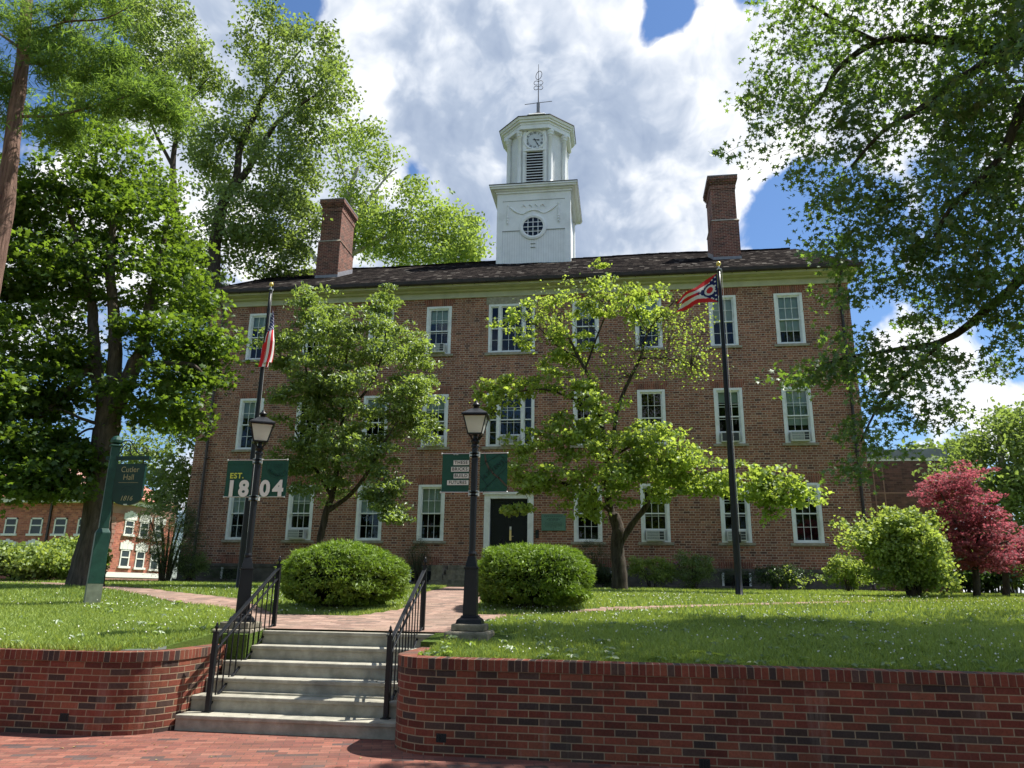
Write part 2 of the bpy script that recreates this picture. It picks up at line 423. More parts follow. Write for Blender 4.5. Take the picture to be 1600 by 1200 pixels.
def text(name, s, size, mat, parent, loc, rot=(R(90), 0, 0), bold=0., align='CENTER', shear=0., sx=1., space=1., ext=.002):
    cu = bpy.data.curves.new(name, 'FONT'); cu.body = s; cu.size = size; cu.align_x = align; cu.align_y = 'CENTER'
    cu.offset = bold; cu.extrude = ext; cu.shear = shear; cu.space_character = space; cu.resolution_u = 4
    t = bpy.data.objects.new(name, cu); COL.objects.link(t)
    dg = bpy.context.evaluated_depsgraph_get()
    me = bpy.data.meshes.new_from_object(t.evaluated_get(dg)); bpy.data.objects.remove(t)
    me.materials.clear()
    o = link(name, me, parent, [M(mat)])
    o.location = loc; o.rotation_euler = rot; o.scale = (sx, 1, 1)
    return o

def bigmesh(name, V, F, mat, parent=None, tint=None, smooth=False):
    """fast mesh from numpy arrays; F is (m,k)"""
    V = np.ascontiguousarray(V, dtype=np.float32); F = np.ascontiguousarray(F, dtype=np.int32)
    me = bpy.data.meshes.new(name); k = F.shape[1]
    me.vertices.add(len(V)); me.vertices.foreach_set('co', V.ravel())
    me.loops.add(F.size); me.loops.foreach_set('vertex_index', F.ravel())
    me.polygons.add(len(F)); me.polygons.foreach_set('loop_start', np.arange(0, F.size, k, dtype=np.int32))
    if tint is not None:
        a = me.attributes.new('tint', 'FLOAT', 'POINT'); a.data.foreach_set('value', np.ascontiguousarray(tint, dtype=np.float32))
    if smooth: me.polygons.foreach_set('use_smooth', np.ones(len(F), dtype=bool))
    me.update(calc_edges=True); me.validate()
    return link(name, me, parent, [M(mat)])

# ------------------------------------------------------------------ foliage
def star_shape(k=5, inner=.42, stem=True):
    pts = [(0, 0, 0)]; n = k*2
    for i in range(n):
        a = math.pi/2+2*math.pi*i/n; r = 1. if i % 2 == 0 else inner
        if i == k: r = .35 if k % 2 else r
        pts.append((r*math.cos(a)*.5, r*math.sin(a)*.5, -.10*r*r))
    T = [(0, i+1, (i+1) % n+1) for i in range(n)]
    return np.array(pts), np.array(T)
def oval_shape(w=.5, fold=.12, droop=.1):
    P = [(0, -.5, 0), (w*.42, -.12, fold), (w*.40, .18, fold-.02), (0, .5, -droop), (-w*.40, .18, fold-.02), (-w*.42, -.12, fold), (0, 0, 0)]
    T = [(6, 0, 1), (6, 1, 2), (6, 2, 3), (6, 3, 4), (6, 4, 5), (6, 5, 0)]
    return np.array(P), np.array(T)
def quad_shape(w=.6):
    return np.array([(0, -.5, 0), (w/2, 0, .08), (0, .5, -.08), (-w/2, 0, .08)]), np.array([(0, 1, 2), (0, 2, 3)])
def needle_shape():
    return np.array([(0, -.5, 0), (.055, 0, .0), (0, .5, -.06), (-.055, 0, 0)]), np.array([(0, 1, 2), (0, 2, 3)])
SH = dict(star=star_shape(), maple=star_shape(5, .58), oval=oval_shape(), wide=oval_shape(.85, .08, .2), quad=quad_shape(), needle=needle_shape())

def leaves(C, size, shape='oval', up=.8, nvec=None, tint=None, droop=0., outward=None):
    """C (n,3) centres. returns V, F, tint"""
    n = len(C); P, T = SH[shape]; k = len(P)
    nrm = rng.normal(size=(n, 3)); nrm /= np.linalg.norm(nrm, axis=1)[:, None]
    base = np.array([0, 0, up]) if nvec is None else nvec*up
    nrm = nrm*(1.-min(up, .95)*.35)+base; nrm /= np.linalg.norm(nrm, axis=1)[:, None]
    d = rng.normal(size=(n, 3)) if outward is None else outward+rng.normal(size=(n, 3))*.5
    d[:, 2] -= droop
    t = d-nrm*(d*nrm).sum(1)[:, None]; t /= np.linalg.norm(t, axis=1)[:, None]+1e-9
    b = np.cross(t, nrm)
    s = size*rng.uniform(.65, 1.25, n)
    V = C[:, None, :]+s[:, None, None]*(b[:, None, :]*P[None, :, 0:1]+t[:, None, :]*P[None, :, 1:2]+nrm[:, None, :]*P[None, :, 2:3])
    F = (T[None]+(np.arange(n)*k)[:, None, None]).reshape(-1, 3)
    tt = rng.uniform(0, 1, n) if tint is None else np.clip(tint+rng.normal(0, .18, n), 0, 1)
    return V.reshape(-1, 3), F, np.repeat(tt, k)

def sample_lobes(lobes, dens):
    """lobes: (centre, radii, weight) -> twig centres, biased to the outside of the crown"""
    out = []
    for c, r, w in lobes:
        n = max(1, int(dens*w))
        u = rng.normal(size=(n, 3)); u /= np.linalg.norm(u, axis=1)[:, None]
        q = rng.uniform(.12, 1, n)**(1/2.4)
        out.append(np.asarray(c)+u*q[:, None]*np.asarray(r))
    return np.concatenate(out)

def grow(root, limbs, twigs, mat_bark, leafname, mat_leaf, leaf_size, per, spread, shape='oval', flat=.5, up=.8, droop=0., twig_r=.006, gap=0., bare=0., sides=8, parent_name='trunk', sprays=True, minr=.004):
    """limbs: list of (points, radii); twigs joined to the nearest wood so the tree reads as one plant"""
    mb = MB(); NP = []; NR = []
    for pts, rad in limbs:
        pts = [np.asarray(p, float) for p in pts]
        # smooth the polyline with Catmull-Rom
        Q = []; RR = []
        for i in range(len(pts)-1):
            p0, p1, p2, p3 = pts[max(i-1, 0)], pts[i], pts[i+1], pts[min(i+2, len(pts)-1)]
            for t in np.linspace(0, 1, 7)[:-1]:
                Q.append(.5*((2*p1)+(-p0+p2)*t+(2*p0-5*p1+4*p2-p3)*t*t+(-p0+3*p1-3*p2+p3)*t**3)); RR.append(rad[i]*(1-t)+rad[i+1]*t)
        Q.append(pts[-1]); RR.append(rad[-1])
        Q = np.array(Q); wob = rng.normal(size=Q.shape)*np.array(RR)[:, None]*.05; wob[0] = 0; Q = Q+wob
        mb.tube(Q, RR, sides if max(RR) > .08 else 6)
        # nodes only on the thinner half of the wood
        for q, r in zip(Q, RR):
            if r < max(RR[0]*.8, .12): NP.append(q); NR.append(r)
    NP = np.array(NP); NR = np.array(NR)
    T = twigs
    if gap > 0:
        keep = np.array([mnoise.noise(Vector(t)*.9) > -gap*1.0 or random.random() < .35 for t in T]) if gap < 1 else np.ones(len(T), bool)
        T = T[keep]
    d = np.array([np.min(((NP-t)**2).sum(1)) for t in T]); T = T[np.argsort(d)]
    for t in T:
        dd = ((NP-t)**2).sum(1)
        # prefer wood lying below / inside
        sc = dd*(1+.8*(NP[:, 2] > t[2]+.1))
        i = int(np.argmin(sc)); a = NP[i]; L = math.sqrt(dd[i])
        if L < .05: continue
        r0 = min(NR[i]*.7, twig_r+.0065*L*(1.6 if L > 1.5 else 1)); r0 = max(r0, minr)
        k = 2+min(4, int(L/.5)); mid = []
        sag = np.array([0, 0, .10*L])
        side = rng.normal(size=3)*.07*L
        for s in np.linspace(0, 1, k+1): mid.append(a*(1-s)+t*s+(sag+side)*math.sin(math.pi*s)*.9)
        rs = np.linspace(r0, minr*.8, k+1)
        mb.tube(mid, rs, 4 if r0 < .03 else 6)
        NP = np.vstack([NP, mid[1:]]); NR = np.concatenate([NR, rs[1:]])
    mb.build('trunk', mat_bark, root, smooth=True)
    # leaves
    keep = rng.uniform(size=len(T)) > bare
    T = T[keep]
    n = len(T)*per
    ci = np.repeat(np.arange(len(T)), per)
    off = rng.normal(size=(n, 3)); off /= np.linalg.norm(off, axis=1)[:, None]
    off *= rng.uniform(0, 1, n)[:, None]**.5
    ax = rng.normal(size=(len(T), 3)); ax[:, 2] *= .25; ax /= np.linalg.norm(ax, axis=1)[:, None]
    sp = spread*rng.uniform(.6, 1.3, len(T))
    o2 = off*sp[ci][:, None]*np.array([1, 1, flat])
    # stretch every spray along its own twig
    o2 += ax[ci]*((off*ax[ci]).sum(1)*sp[ci]*.7)[:, None]
    o2[:, 2] -= .25*sp[ci]*(np.abs(off[:, 0])+np.abs(off[:, 1]))*droop
    Cc = T[ci]+o2
    ct = rng.uniform(.1, .9, len(T))
    V, F, tt = leaves(Cc, leaf_size, shape, up, tint=ct[ci], droop=droop)
    bigmesh(leafname, V, F, mat_leaf, root, tt)
    return len(T), n

def lobe(px, py, Y, rx, ry, rd, w=None):
    c = at(px, py, Y); s = Y/F_PX*1.06
    v = rx*ry/1000.
    return (c, (rx*s, rd, ry*s), v if w is None else w)

# ================================================================== GROUND
def ico_dots(pts, r):
    P = np.array([(0, 0, 1), (1, 0, 0), (0, 1, 0), (-1, 0, 0), (0, -1, 0), (0, 0, -1)], float)
    T = np.array([(0, 1, 2), (0, 2, 3), (0, 3, 4), (0, 4, 1), (5, 2, 1), (5, 3, 2), (5, 4, 3), (5, 1, 4)])
    n = len(pts); s = r*rng.uniform(.6, 1.3, n)
    V = pts[:, None, :]+P[None]*s[:, None, None]
    return V.reshape(-1, 3), (T[None]+(np.arange(n)*6)[:, None, None]).reshape(-1, 3)

pave = MB().add([(-60, -2.5, 0), (60, -2.5, 0), (60, 9.2, 0), (-60, 9.2, 0)], [(0, 1, 2, 3)]).build('pavement', 'paver')
structure(pave)
structure(MB().add([(-90, -70, .03), (90, -70, .03), (90, -2.4, .03), (-90, -2.4, .03)], [(0, 1, 2, 3)]).build('green', 'lawn_base'))

NEAR = [(-22, 21.5), (-15, 18.2), (-10.8, 15.4), (-8.3, 13.3), (-6.3, 11.9), (-5.5, 10.9), (-5.0, 9.93), (-2.2, 9.93), (-2.12, 10.4), (-1.75, 11.75), (-.46, 12.75), (.26, 13.15), (1.36, 13.75), (2.53, 14.42), (4.86, 15.6), (9, 17.3), (20, 20.3)]
FAR = [(-22, 23), (-15, 19.6), (-9.6, 15.4), (-7.2, 13.8), (-6.1, 12.5), (-5.4, 11.55), (-4.0, 11.5), (-3.62, 12.6), (-3.9, 14), (-4.15, 15.6), (-5.0, 21.5), (-5.5, 24.2), (-2.4, 24.2), (-2.55, 20), (-2.6, 14.5), (-2.55, 12.4), (-2.2, 11.95), (-1.5, 12.2), (-.9, 12.75), (-.3, 13.4), (.28, 13.65), (1.4, 14.2), (2.5, 14.8), (4.86, 15.95), (9, 17.6), (20, 20.8)]
PATH = NEAR+FAR[::-1]
def inpoly(X, Y, P=PATH):
    r = np.zeros(X.shape, bool); n = len(P)
    for i in range(n):
        x1, y1 = P[i]; x2, y2 = P[(i+1) % n]
        if y1 == y2: continue
        c = ((y1 > Y) != (y2 > Y)) & (X < (x2-x1)*(Y-y1)/(y2-y1)+x1)
        r ^= c
    return r
def grid_sheet(mb, xs, ys, dz=0., mask=None):
    xs = np.asarray(xs); ys = np.asarray(ys)
    X, Y = np.meshgrid(xs, ys); Z = ground(X, Y)+dz
    V = np.stack([X, Y, Z], -1).reshape(-1, 3); w = len(xs); F = []
    for j in range(len(ys)-1):
        for i in range(w-1):
            if mask is None or mask(.5*(xs[i]+xs[i+1]), .5*(ys[j]+ys[j+1])): F.append((j*w+i, j*w+i+1, (j+1)*w+i+1, (j+1)*w+i))
    mb.add(V, F)
lawn = MB()
ysn = list(np.arange(8.1, 9.95, .3))+[9.93]
grid_sheet(lawn, list(np.linspace(-60, -5.6, 30)), ysn); grid_sheet(lawn, [-5.6, -5.4, -5.165], [8.4]+ysn[1:] if ysn[1] > 8.4 else [8.4]+ysn[2:])
grid_sheet(lawn, list(np.linspace(-2.16, 60, 30)), ysn)
grid_sheet(lawn, [-5.165, -4.95, -4.71], [9.41, 9.65, 9.93]); grid_sheet(lawn, [-2.40, -2.28, -2.16], [9.18, 9.5, 9.93])
lawn.add([(x, y, float(ground(x, y))) for x, y in ((-5.6, 8.1), (-5.46, 8.12), (-5.34, 8.19), (-5.24, 8.29), (-5.165, 8.42), (-5.6, 8.42))], [(0, 1, 2, 3, 4, 5)])
for xe, ya, yb_ in ((-5.165, 8.4, 9.41), (-2.16, 8.1, 9.18), (-4.71, 9.41, 9.93), (-2.40, 9.18, 9.93)):
    ye = list(np.linspace(ya, yb_, 6)); lawn.add([(xe, q, float(ground(xe, q))-(0 if k == 0 else .7)) for q in ye for k in (0, 1)], [(2*i, 2*i+2, 2*i+3, 2*i+1) for i in range(5)])
for xa, xb, yy in ((-5.165, -4.71, 9.41), (-2.40, -2.16, 9.18)): z_ = float(ground(0, yy)); lawn.add([(xa, yy, z_), (xb, yy, z_), (xb, yy, z_-.7), (xa, yy, z_-.7)], [(0, 1, 2, 3)])
grid_sheet(lawn, list(np.linspace(-60, 60, 61)), [9.93]+list(np.arange(10.4, 30, .6))+[34, 45, 60, 90, 150, 400])
structure(lawn.build('lawn', 'lawn_base', smooth=True))
# brick walk laid on the slope, cut along its own outline
walk = MB()
xs = np.arange(-22, 20.01, .12); ys = np.arange(9.93, 24.3, .12)
X, Y = np.meshgrid(.5*(xs[:-1]+xs[1:]), .5*(ys[:-1]+ys[1:])); inside = inpoly(X, Y)
idx = {}; V = []; Fw = []
def vid(i, j):
    if (i, j) not in idx:
        idx[(i, j)] = len(V); V.append((xs[i], ys[j], float(ground(xs[i], ys[j]))+.012))
    return idx[(i, j)]
for j, i in zip(*np.nonzero(inside)): Fw.append((vid(i, j), vid(i+1, j), vid(i+1, j+1), vid(i, j+1)))
walk.add(V, Fw); structure(walk.build('path', 'walk_paver'))
# mulch bed under the shrubs along the hall and the right end
bed = MB()
bx = np.linspace(-15.5, 12, 45)
Vb = []
for i, x in enumerate(bx):
    y0 = 25.2+.25*math.sin(x*1.3)+(-2.6*max(0, (x-5.4)/6.6) if x > 5.4 else 0)
    for y in (y0, 26.6): Vb.append((x, y, float(ground(x, y))+.02))
bed.add(Vb, [(2*i, 2*i+2, 2*i+3, 2*i+1) for i in range(len(bx)-1)])
structure(bed.build('planting_bed', 'soil'))

# ---- grass blades and clover
def blades(n, x0, x1, y0, y1, h, w, ybias=1.):
    Y = y0+(y1-y0)*rng.uniform(0, 1, n)**ybias
    X = rng.uniform(x0, x1, n)
    # keep to what can be seen from around the pavement
    keep = (np.abs(X+.147*Y) < .78*Y+1.2) & ~inpoly(X, Y)
    keep &= ~((Y < 9.95) & (X > -5.18) & (X < -2.14))
    keep &= ~((Y < 8.2) & (X > -5.5) & (X < -1.8))
    keep &= ~((np.abs(X+1.75) < .42) & (np.abs(Y-9.65) < .42))
    keep &= ~((np.abs(X+4.985) < .30) & (np.abs(Y-9.76) < .31))
    X = X[keep]; Y = Y[keep]; n = len(X)
    patch = np.array([mnoise.noise(Vector((x*.55, y*.55, 0))) for x, y in zip(X, Y)])
    Z = ground(X, Y)
    a = rng.uniform(0, 2*math.pi, n); hh = h*rng.uniform(.5, 1.35, n)*(1+.5*patch); ww = w*rng.uniform(.7, 1.3, n)
    lean = hh*rng.uniform(.1, .9, n); b = rng.uniform(0, 2*math.pi, n)
    V = np.empty((n, 4, 3))
    V[:, 0] = np.stack([X-np.cos(a)*ww, Y-np.sin(a)*ww, Z-.01], 1)
    V[:, 1] = np.stack([X+np.cos(a)*ww, Y+np.sin(a)*ww, Z-.01], 1)
    V[:, 2] = np.stack([X+np.cos(a)*ww*.6+np.cos(b)*lean*.45, Y+np.sin(a)*ww*.6+np.sin(b)*lean*.45, Z+hh*.62], 1)
    V[:, 3] = np.stack([X+np.cos(b)*lean, Y+np.sin(b)*lean, Z+hh], 1)
    F = (np.array([(0, 1, 2), (0, 2, 3)])[None]+(np.arange(n)*4)[:, None, None]).reshape(-1, 3)
    big_ = np.array([mnoise.noise(Vector((x*.16, y*.22, 7))) for x, y in zip(X, Y)])
    t = np.clip(.48+.30*patch+.55*big_+rng.normal(0, .20, n), 0, 1)
    return V.reshape(-1, 3), F, np.repeat(t, 4)
parts = [blades(230000, -12, 9, 7.98, 12.5, .050, .0050, 1.15), blades(120000, -17, 13, 12.5, 19, .055, .009), blades(60000, -22, 15, 19, 25.4, .06, .013)]
off = 0; VV = []; FF = []; TT = []
for v, f, t in parts: VV.append(v); FF.append(f+off); TT.append(t); off += len(v)
gr = bigmesh('grass', np.concatenate(VV), np.concatenate(FF), 'grass_blade', None, np.concatenate(TT))
tag(gr, 'mown green grass covering the lawns above the brick walls', 'grass', kind='stuff')
def clover(n):
    X = rng.uniform(-11, 11, n); Y = rng.uniform(8.1, 17, n)
    k = np.array([mnoise.noise(Vector((x*.45+9, y*.6, 3))) for x, y in zip(X, Y)])
    keep = (rng.uniform(-.35, .5, n) < k+.12*(X > 0)) & ~inpoly(X, Y) & (np.abs(X+.147*Y) < .78*Y+1) & ~((Y < 10) & (X > -5.3) & (X < -1.4))
    X = X[keep]; Y = Y[keep]
    return np.stack([X, Y, ground(X, Y)+rng.uniform(.045, .085, len(X))], 1)
v, f = ico_dots(clover(4600), .0105)
cl = bigmesh('clover_flowers', v, f, 'flower_white')
tag(cl, 'tiny white clover heads scattered through the grass', 'clover', kind='stuff')

# fallen leaves and bits blown on to the paving, steps and walk
n_ = 420; X = rng.uniform(-9, 7, n_); Y = rng.uniform(6.2, 13.5, n_)
zz_ = np.where(Y < 7.72, .006, np.where((Y > 8.40) & (Y < 9.9) & (X > -4.6) & (X < -2.7), (np.floor((Y-8.40)/.283)+1)*.165+.006, np.where(Y > 9.95, ground(X, Y)+.02, -9)))
ok_ = (zz_ > 0) & ((Y < 7.72) | (Y < 9.9) | inpoly(X, Y)); lp = np.stack([X, Y, zz_], 1)[ok_]
v, f, tt = leaves(lp, .038, 'quad', 6.0)
lt = bigmesh('leaf_litter', v, f, 'dry_leaf', None, tt); tag(lt, 'small dry leaves scattered over the paving, steps and walk', 'leaf litter', kind='stuff')

# broad-leaved weeds in the turf
n_ = 260; X = rng.uniform(-9, 8, n_); Y = 8.05+rng.uniform(0, 1, n_)**1.6*5.0
k_ = ~inpoly(X, Y) & ~((Y < 10) & (X > -5.25) & (X < -2.1)) & ~((Y < 8.45) & (X > -5.6) & (X < -5)) & (np.abs(X+.147*Y) < .78*Y+.5); X, Y = X[k_], Y[k_]
pp_ = []; oo_ = []
for x, y in zip(X, Y):
    for q in range(7):
        a = q*.9+x*7; pp_.append((x+.035*math.cos(a), y+.035*math.sin(a), float(ground(x, y))+.045)); oo_.append((math.cos(a), math.sin(a), .35))
v, f, tt = leaves(np.array(pp_), .085, 'oval', .9, outward=np.array(oo_)*3)
wd = bigmesh('weeds', v, f, 'leaf_dogwood', None, tt); tag(wd, 'low rosettes of broad weeds growing in the turf', 'weeds', kind='stuff')

# ================================================================== RETAINING WALLS
def wall_run(pts, name, label, vents, zt=.87, step_back=True):
    """pts: outline of the face from one end to the other; the wall thickens away from the viewer's side"""
    P = [np.array(p) for p in pts]; n = len(P)
    s = [0.]
    for i in range(1, n): s.append(s[-1]+float(np.linalg.norm(P[i]-P[i-1])))
    N = []
    for i in range(n):
        t = P[min(i+1, n-1)]-P[max(i-1, 0)]; t = t/np.linalg.norm(t); N.append(np.array([-t[1], t[0]]))   # left of travel = behind
    def strip(mb, o0, o1, z0, z1, top=True):
        V = []
        for i in range(n):
            a = P[i]+N[i]*o0; b = P[i]+N[i]*o1
            V += [(a[0], a[1], z0), (a[0], a[1], z1), (b[0], b[1], z1), (b[0], b[1], z0)]
        F = []; UV = []
        for i in range(n-1):
            k = 4*i; q = k+4
            zo = z1 - 12*.0685
            F.append((k, q, q+1, k+1)); UV += [s[i], z0-zo, s[i+1], z0-zo, s[i+1], z1-zo, s[i], z1-zo]
            F.append((k+1, q+1, q+2, k+2)); UV += [s[i], 0, s[i+1], 0, s[i+1], .26, s[i], .26]
            F.append((k+2, q+2, q+3, k+3)); UV += [s[i], z1, s[i+1], z1, s[i+1], z0, s[i], z0]
        for k, r in ((0, 1), (4*(n-1), 0)):
            F.append((k, k+1, k+2, k+3) if r else (k+3, k+2, k+1, k)); UV += ([0, z0, 0, z1, .2, z1, .2, z0] if r else [.2, z0, .2, z1, 0, z1, 0, z0])
        mb.add(V, F, UV)
    root = empty(name, (P[0][0], P[0][1], 0)); tag(root, label, 'wall', 'brick retaining walls of the lawn')
    m1 = MB(); strip(m1, 0, .30, -.05, zt-.105); m1.build('wall_face', 'garden_brick', root)
    m2 = MB(); strip(m2, -.012, .22, zt-.103, zt); m2.build('coping', 'cap_brick', root, bevel=.004)
    for vx, vz in vents:
        y = 7.93 if vx < -3 else 7.75
        MB().box(vx-.05, vx+.05, y-.004, y+.03, vz, vz+.08).build('drain_vent', 'letter_black', root)
        g_ = MB()
        for k in range(3): g_.box(vx-.04+k*.03, vx-.03+k*.03, y-.009, y-.003, vz+.01, vz+.07)
        g_.build('vent_grille', 'black_iron', root)
arcL = [(-5.62+.66*math.cos(a), 8.59+.66*math.sin(a)) for a in np.linspace(-math.pi/2, 0, 12)]
wall_run([(-26, 7.93), (-20, 7.93), (-14, 7.93), (-10, 7.93), (-8, 7.93), (-6.6, 7.93)]+arcL+[(-4.96, 9.0), (-4.96, 9.40)],
         'retaining_wall', 'low red brick retaining wall left of the entrance steps, its rounded end sunlit', [(-5.95, .13)], zt=.84)
arcR = [(-1.85+.52*math.cos(a), 8.27+.52*math.sin(a)) for a in np.linspace(math.pi, 1.5*math.pi, 12)]
wall_run([(-2.37, 9.2), (-2.37, 8.7)]+arcR+[(-1.2, 7.75), (0, 7.75), (2, 7.75), (4, 7.75), (8, 7.75), (14, 7.75), (26, 7.75)],
         'retaining_wall', 'long low brick retaining wall right of the entrance steps, in shade with many dark bricks', [(-1.78, .12), (.70, -.0)], zt=.885)
# vertical joint lines in the right wall are expansion joints
# ================================================================== STEPS
st = empty('entrance_steps', (-3.6, 8.42, 0)); tag(st, 'six wide grey concrete steps rising between the two brick walls', 'steps')
r_, t_ = .165, .283
for k in range(6):
    x0 = -4.955 if k < 3 else (-4.92 if k == 3 else -4.705)
    sb_ = MB().box(x0, -2.40, 8.418+k*t_, 8.40+(k+1)*t_+(.12 if k < 5 else .16), -.05 if k == 0 else (k-.35)*r_, (k+1)*r_-.046).build('step', 'step_concrete', st)
    MB().box(x0, -2.40, 8.398+k*t_, 8.40+(k+1)*t_+(.02 if k < 5 else .16), (k+1)*r_-.045, (k+1)*r_).build('tread', 'step_concrete', sb_, bevel=.009)
MB().box(-4.70, -2.45, 8.9, 9.85, -.05, .35).build('step_base', 'step_concrete', st)

# ================================================================== HANDRAILS
def handrail(x, label, posts):
    (y0, z0), (y1, z1) = posts
    root = empty('handrail', (x, y0, z0)); tag(root, label, 'handrail', 'black iron handrails on the entrance steps')
    H = .86
    for (y, z, hh) in ((y0, z0, H), (y1, z1, H-.01)):
        p = MB().box(x-.026, x+.026, y-.026, y+.026, z, z+hh).build('post', 'black_iron', root, bevel=.003)
        MB().box(x-.036, x+.036, y-.036, y+.036, z+hh+.001, z+hh+.013).build('post_cap', 'black_iron', p); MB().box(x-.05, x+.05, y-.05, y+.05, z, z+.010).build('base_plate', 'black_iron', p)
        MB().lathe(x, y, [(.012, z+hh+.013), (.010, z+hh+.03), (.021, z+hh+.05), (.024, z+hh+.068), (.012, z+hh+.082), (.016, z+hh+.09), (.004, z+hh+.12)], 10).build('finial', 'black_iron', p, smooth=True)
    def bar(nm, h0, hw, ht):
        a = np.array([x, y0+.026, z0+h0]); b = np.array([x, y1-.026, z1+h0]); m_ = MB()
        V = []
        for p in (a, b):
            for dx, dz in ((-hw, -ht), (hw, -ht), (hw, ht), (-hw, ht)): V.append((p[0]+dx, p[1], p[2]+dz))
        m_.add(V, [(3, 2, 1, 0), (4, 5, 6, 7), (0, 1, 5, 4), (1, 2, 6, 5), (2, 3, 7, 6), (3, 0, 4, 7)])
        m_.build(nm, 'black_iron', root, bevel=.002)
    bar('top_rail', .80, .024, .012); bar('middle_rail', .66, .014, .009); bar('bottom_rail', .07, .014, .009)
    n = 10
    for i in range(n):
        f = (i+1)/(n+1); y = y0+(y1-y0)*f; z = z0+(z1-z0)*f
        MB().box(x-.0065, x+.0065, y-.0065, y+.0065, z+.075, z+.80).build('baluster', 'black_iron', root)
handrail(-4.70, 'black iron handrail on the left side of the steps, by the sunlit wall end', ((8.62, .165), (10.12, .99)))
handrail(-2.62, 'black iron handrail on the right side of the steps, next to the shaded long wall', ((8.66, .165), (10.08, .99)))

# ================================================================== STREET LAMPS
def street_lamp(x, y, zb, rot, label):
    root = empty('street_lamp', (x, y, zb-.2)); tag(root, label, 'street lamp', 'old-style lantern lamps flanking the steps')
    MB().box(x-.27, x+.27, y-.28, y+.28, zb-.40, zb-.085).build('pedestal', 'old_concrete', root, bevel=.03)
    MB().box(x-.20, x+.20, y-.20, y+.20, zb-.084, zb).build('plinth', 'old_concrete', root, bevel=.015)
    post = MB()
    post.frustum(x, y, zb, zb+.05, .165, .165, .15, .15, rot); post.frustum(x, y, zb+.05, zb+.085, .15, .15, .10, .10, rot)
    post.frustum(x, y, zb+.085, zb+.10, .115, .115, .10, .10, rot)
    post.frustum(x, y, zb+.10, zb+.66, .088, .088, .078, .078, rot)
    post.frustum(x, y, zb+.66, zb+.685, .090, .090, .090, .090, rot)
    post.frustum(x, y, zb+.685, zb+.82, .074, .074, .046, .046, rot)
    post.lathe(x, y, [(.046, zb+.82), (.052, zb+.85), (.043, zb+.88), (.043, zb+2.0), (.040, zb+2.22), (.055, zb+2.225), (.055, zb+2.25), (.038, zb+2.26), (.06, zb+2.30), (.05, zb+2.31), (.044, zb+2.33)], 12)
    post.build('post', 'black_iron', root, bevel=.004)
    L = empty_part = MB()
    # lantern cradle, cage, roof
    zc = zb+2.33
    cradle = MB()
    for k in range(4):
        a = rot+math.pi/4+k*math.pi/2
        c, s = math.cos(a), math.sin(a)
        cradle.tube([(x+.045*c, y+.045*s, zc-.02), (x+.075*c, y+.075*s, zc+.03), (x+.125*c, y+.125*s, zc+.075)], .011, 6)
    cradle.lathe(x, y, [(.045, zc-.02), (.03, zc+.01), (.03, zc+.06)], 10)
    lant = cradle.build('lantern_cradle', 'black_iron', root)
    z0, z1 = zc+.075, zc+.305
    a0, a1 = .092, .150
    fr = MB(); fr.frustum(x, y, z0-.018, z0, a0+.008, a0+.008, a0+.01, a0+.01, rot)
    c, s = math.cos(rot), math.sin(rot)
    def cn(a, z, i):
        dx, dy = ((-a, -a), (a, -a), (a, a), (-a, a))[i]; return (x+dx*c-dy*s, y+dx*s+dy*c, z)
    for i in range(4): fr.tube([cn(a0, z0, i), cn(a1, z1, i)], .0085, 5)
    for i in range(4): fr.tube([cn(a1, z1, i), cn(a1, z1, (i+1) % 4)], .010, 5)
    fr.build('lantern_frame', 'black_iron', root)
    for i in range(4):
        j = (i+1) % 4
        MB().add([cn(a0-.003, z0, i), cn(a0-.003, z0, j), cn(a1-.006, z1, j), cn(a1-.006, z1, i)], [(0, 1, 2, 3)]).build('glass_panel', 'lamp_glass', root)
    rf = MB(); rf.frustum(x, y, z1+.004, z1+.026, a1+.025, a1+.025, a1+.022, a1+.022, rot); rf.frustum(x, y, z1+.026, z1+.115, a1+.022, a1+.022, .048, .048, rot)
    roof = rf.build('lantern_roof', 'black_iron', root, bevel=.003)
    MB().lathe(x, y, [(.036, z1+.115), (.036, z1+.15), (.052, z1+.155), (.052, z1+.165), (.040, z1+.185), (.018, z1+.20), (.022, z1+.212), (.004, z1+.228)], 12).build('finial', 'black_iron', roof, smooth=True)
    MB().lathe(x, y, [(.045, z0+.002), (.045, z0+.075), (.02, z0+.085)], 12).build('lamp_socket', 'lamp_socket', root)
    MB().lathe(x, y, [(.022, z0+.086), (.055, z0+.13), (.055, z0+.17), (.03, z0+.20), (.008, z0+.205)], 12).build('lamp_bulb', 'frosted', root, smooth=True)
    # banner brackets
    for side in (-1, 1):
        for zz in (zb+2.14, zb+1.63):
            b = MB(); b.box(x-.055, x+.055, y-.055, y+.055, zz-.006, zz+.006); b.box(x-.055, x+.055, y-.055, y+.055, zz-.048, zz-.040)
            b.box(x+side*.05-.018, x+side*.05+.018, y-.03, y+.03, zz-.05, zz+.02)
            b.tube([(x+side*.05, y-.02, zz), (x+side*.44, y-.02, zz+.002)], .006, 6)
            b.lathe(x+side*.44, y-.02, [(.006, zz-.012), (.011, zz-.006), (.011, zz+.006), (.006, zz+.012)], 8)
            b.build('banner_arm', 'steel', root)
    return root
LR = (-1.90, 9.65, 1.14); LL = (-4.985, 9.76, 1.10)
street_lamp(*LR, R(4), 'black lantern street lamp on a concrete block right of the steps')
street_lamp(*LL, R(28), 'black lantern street lamp left of the steps, its roof catching the sun')

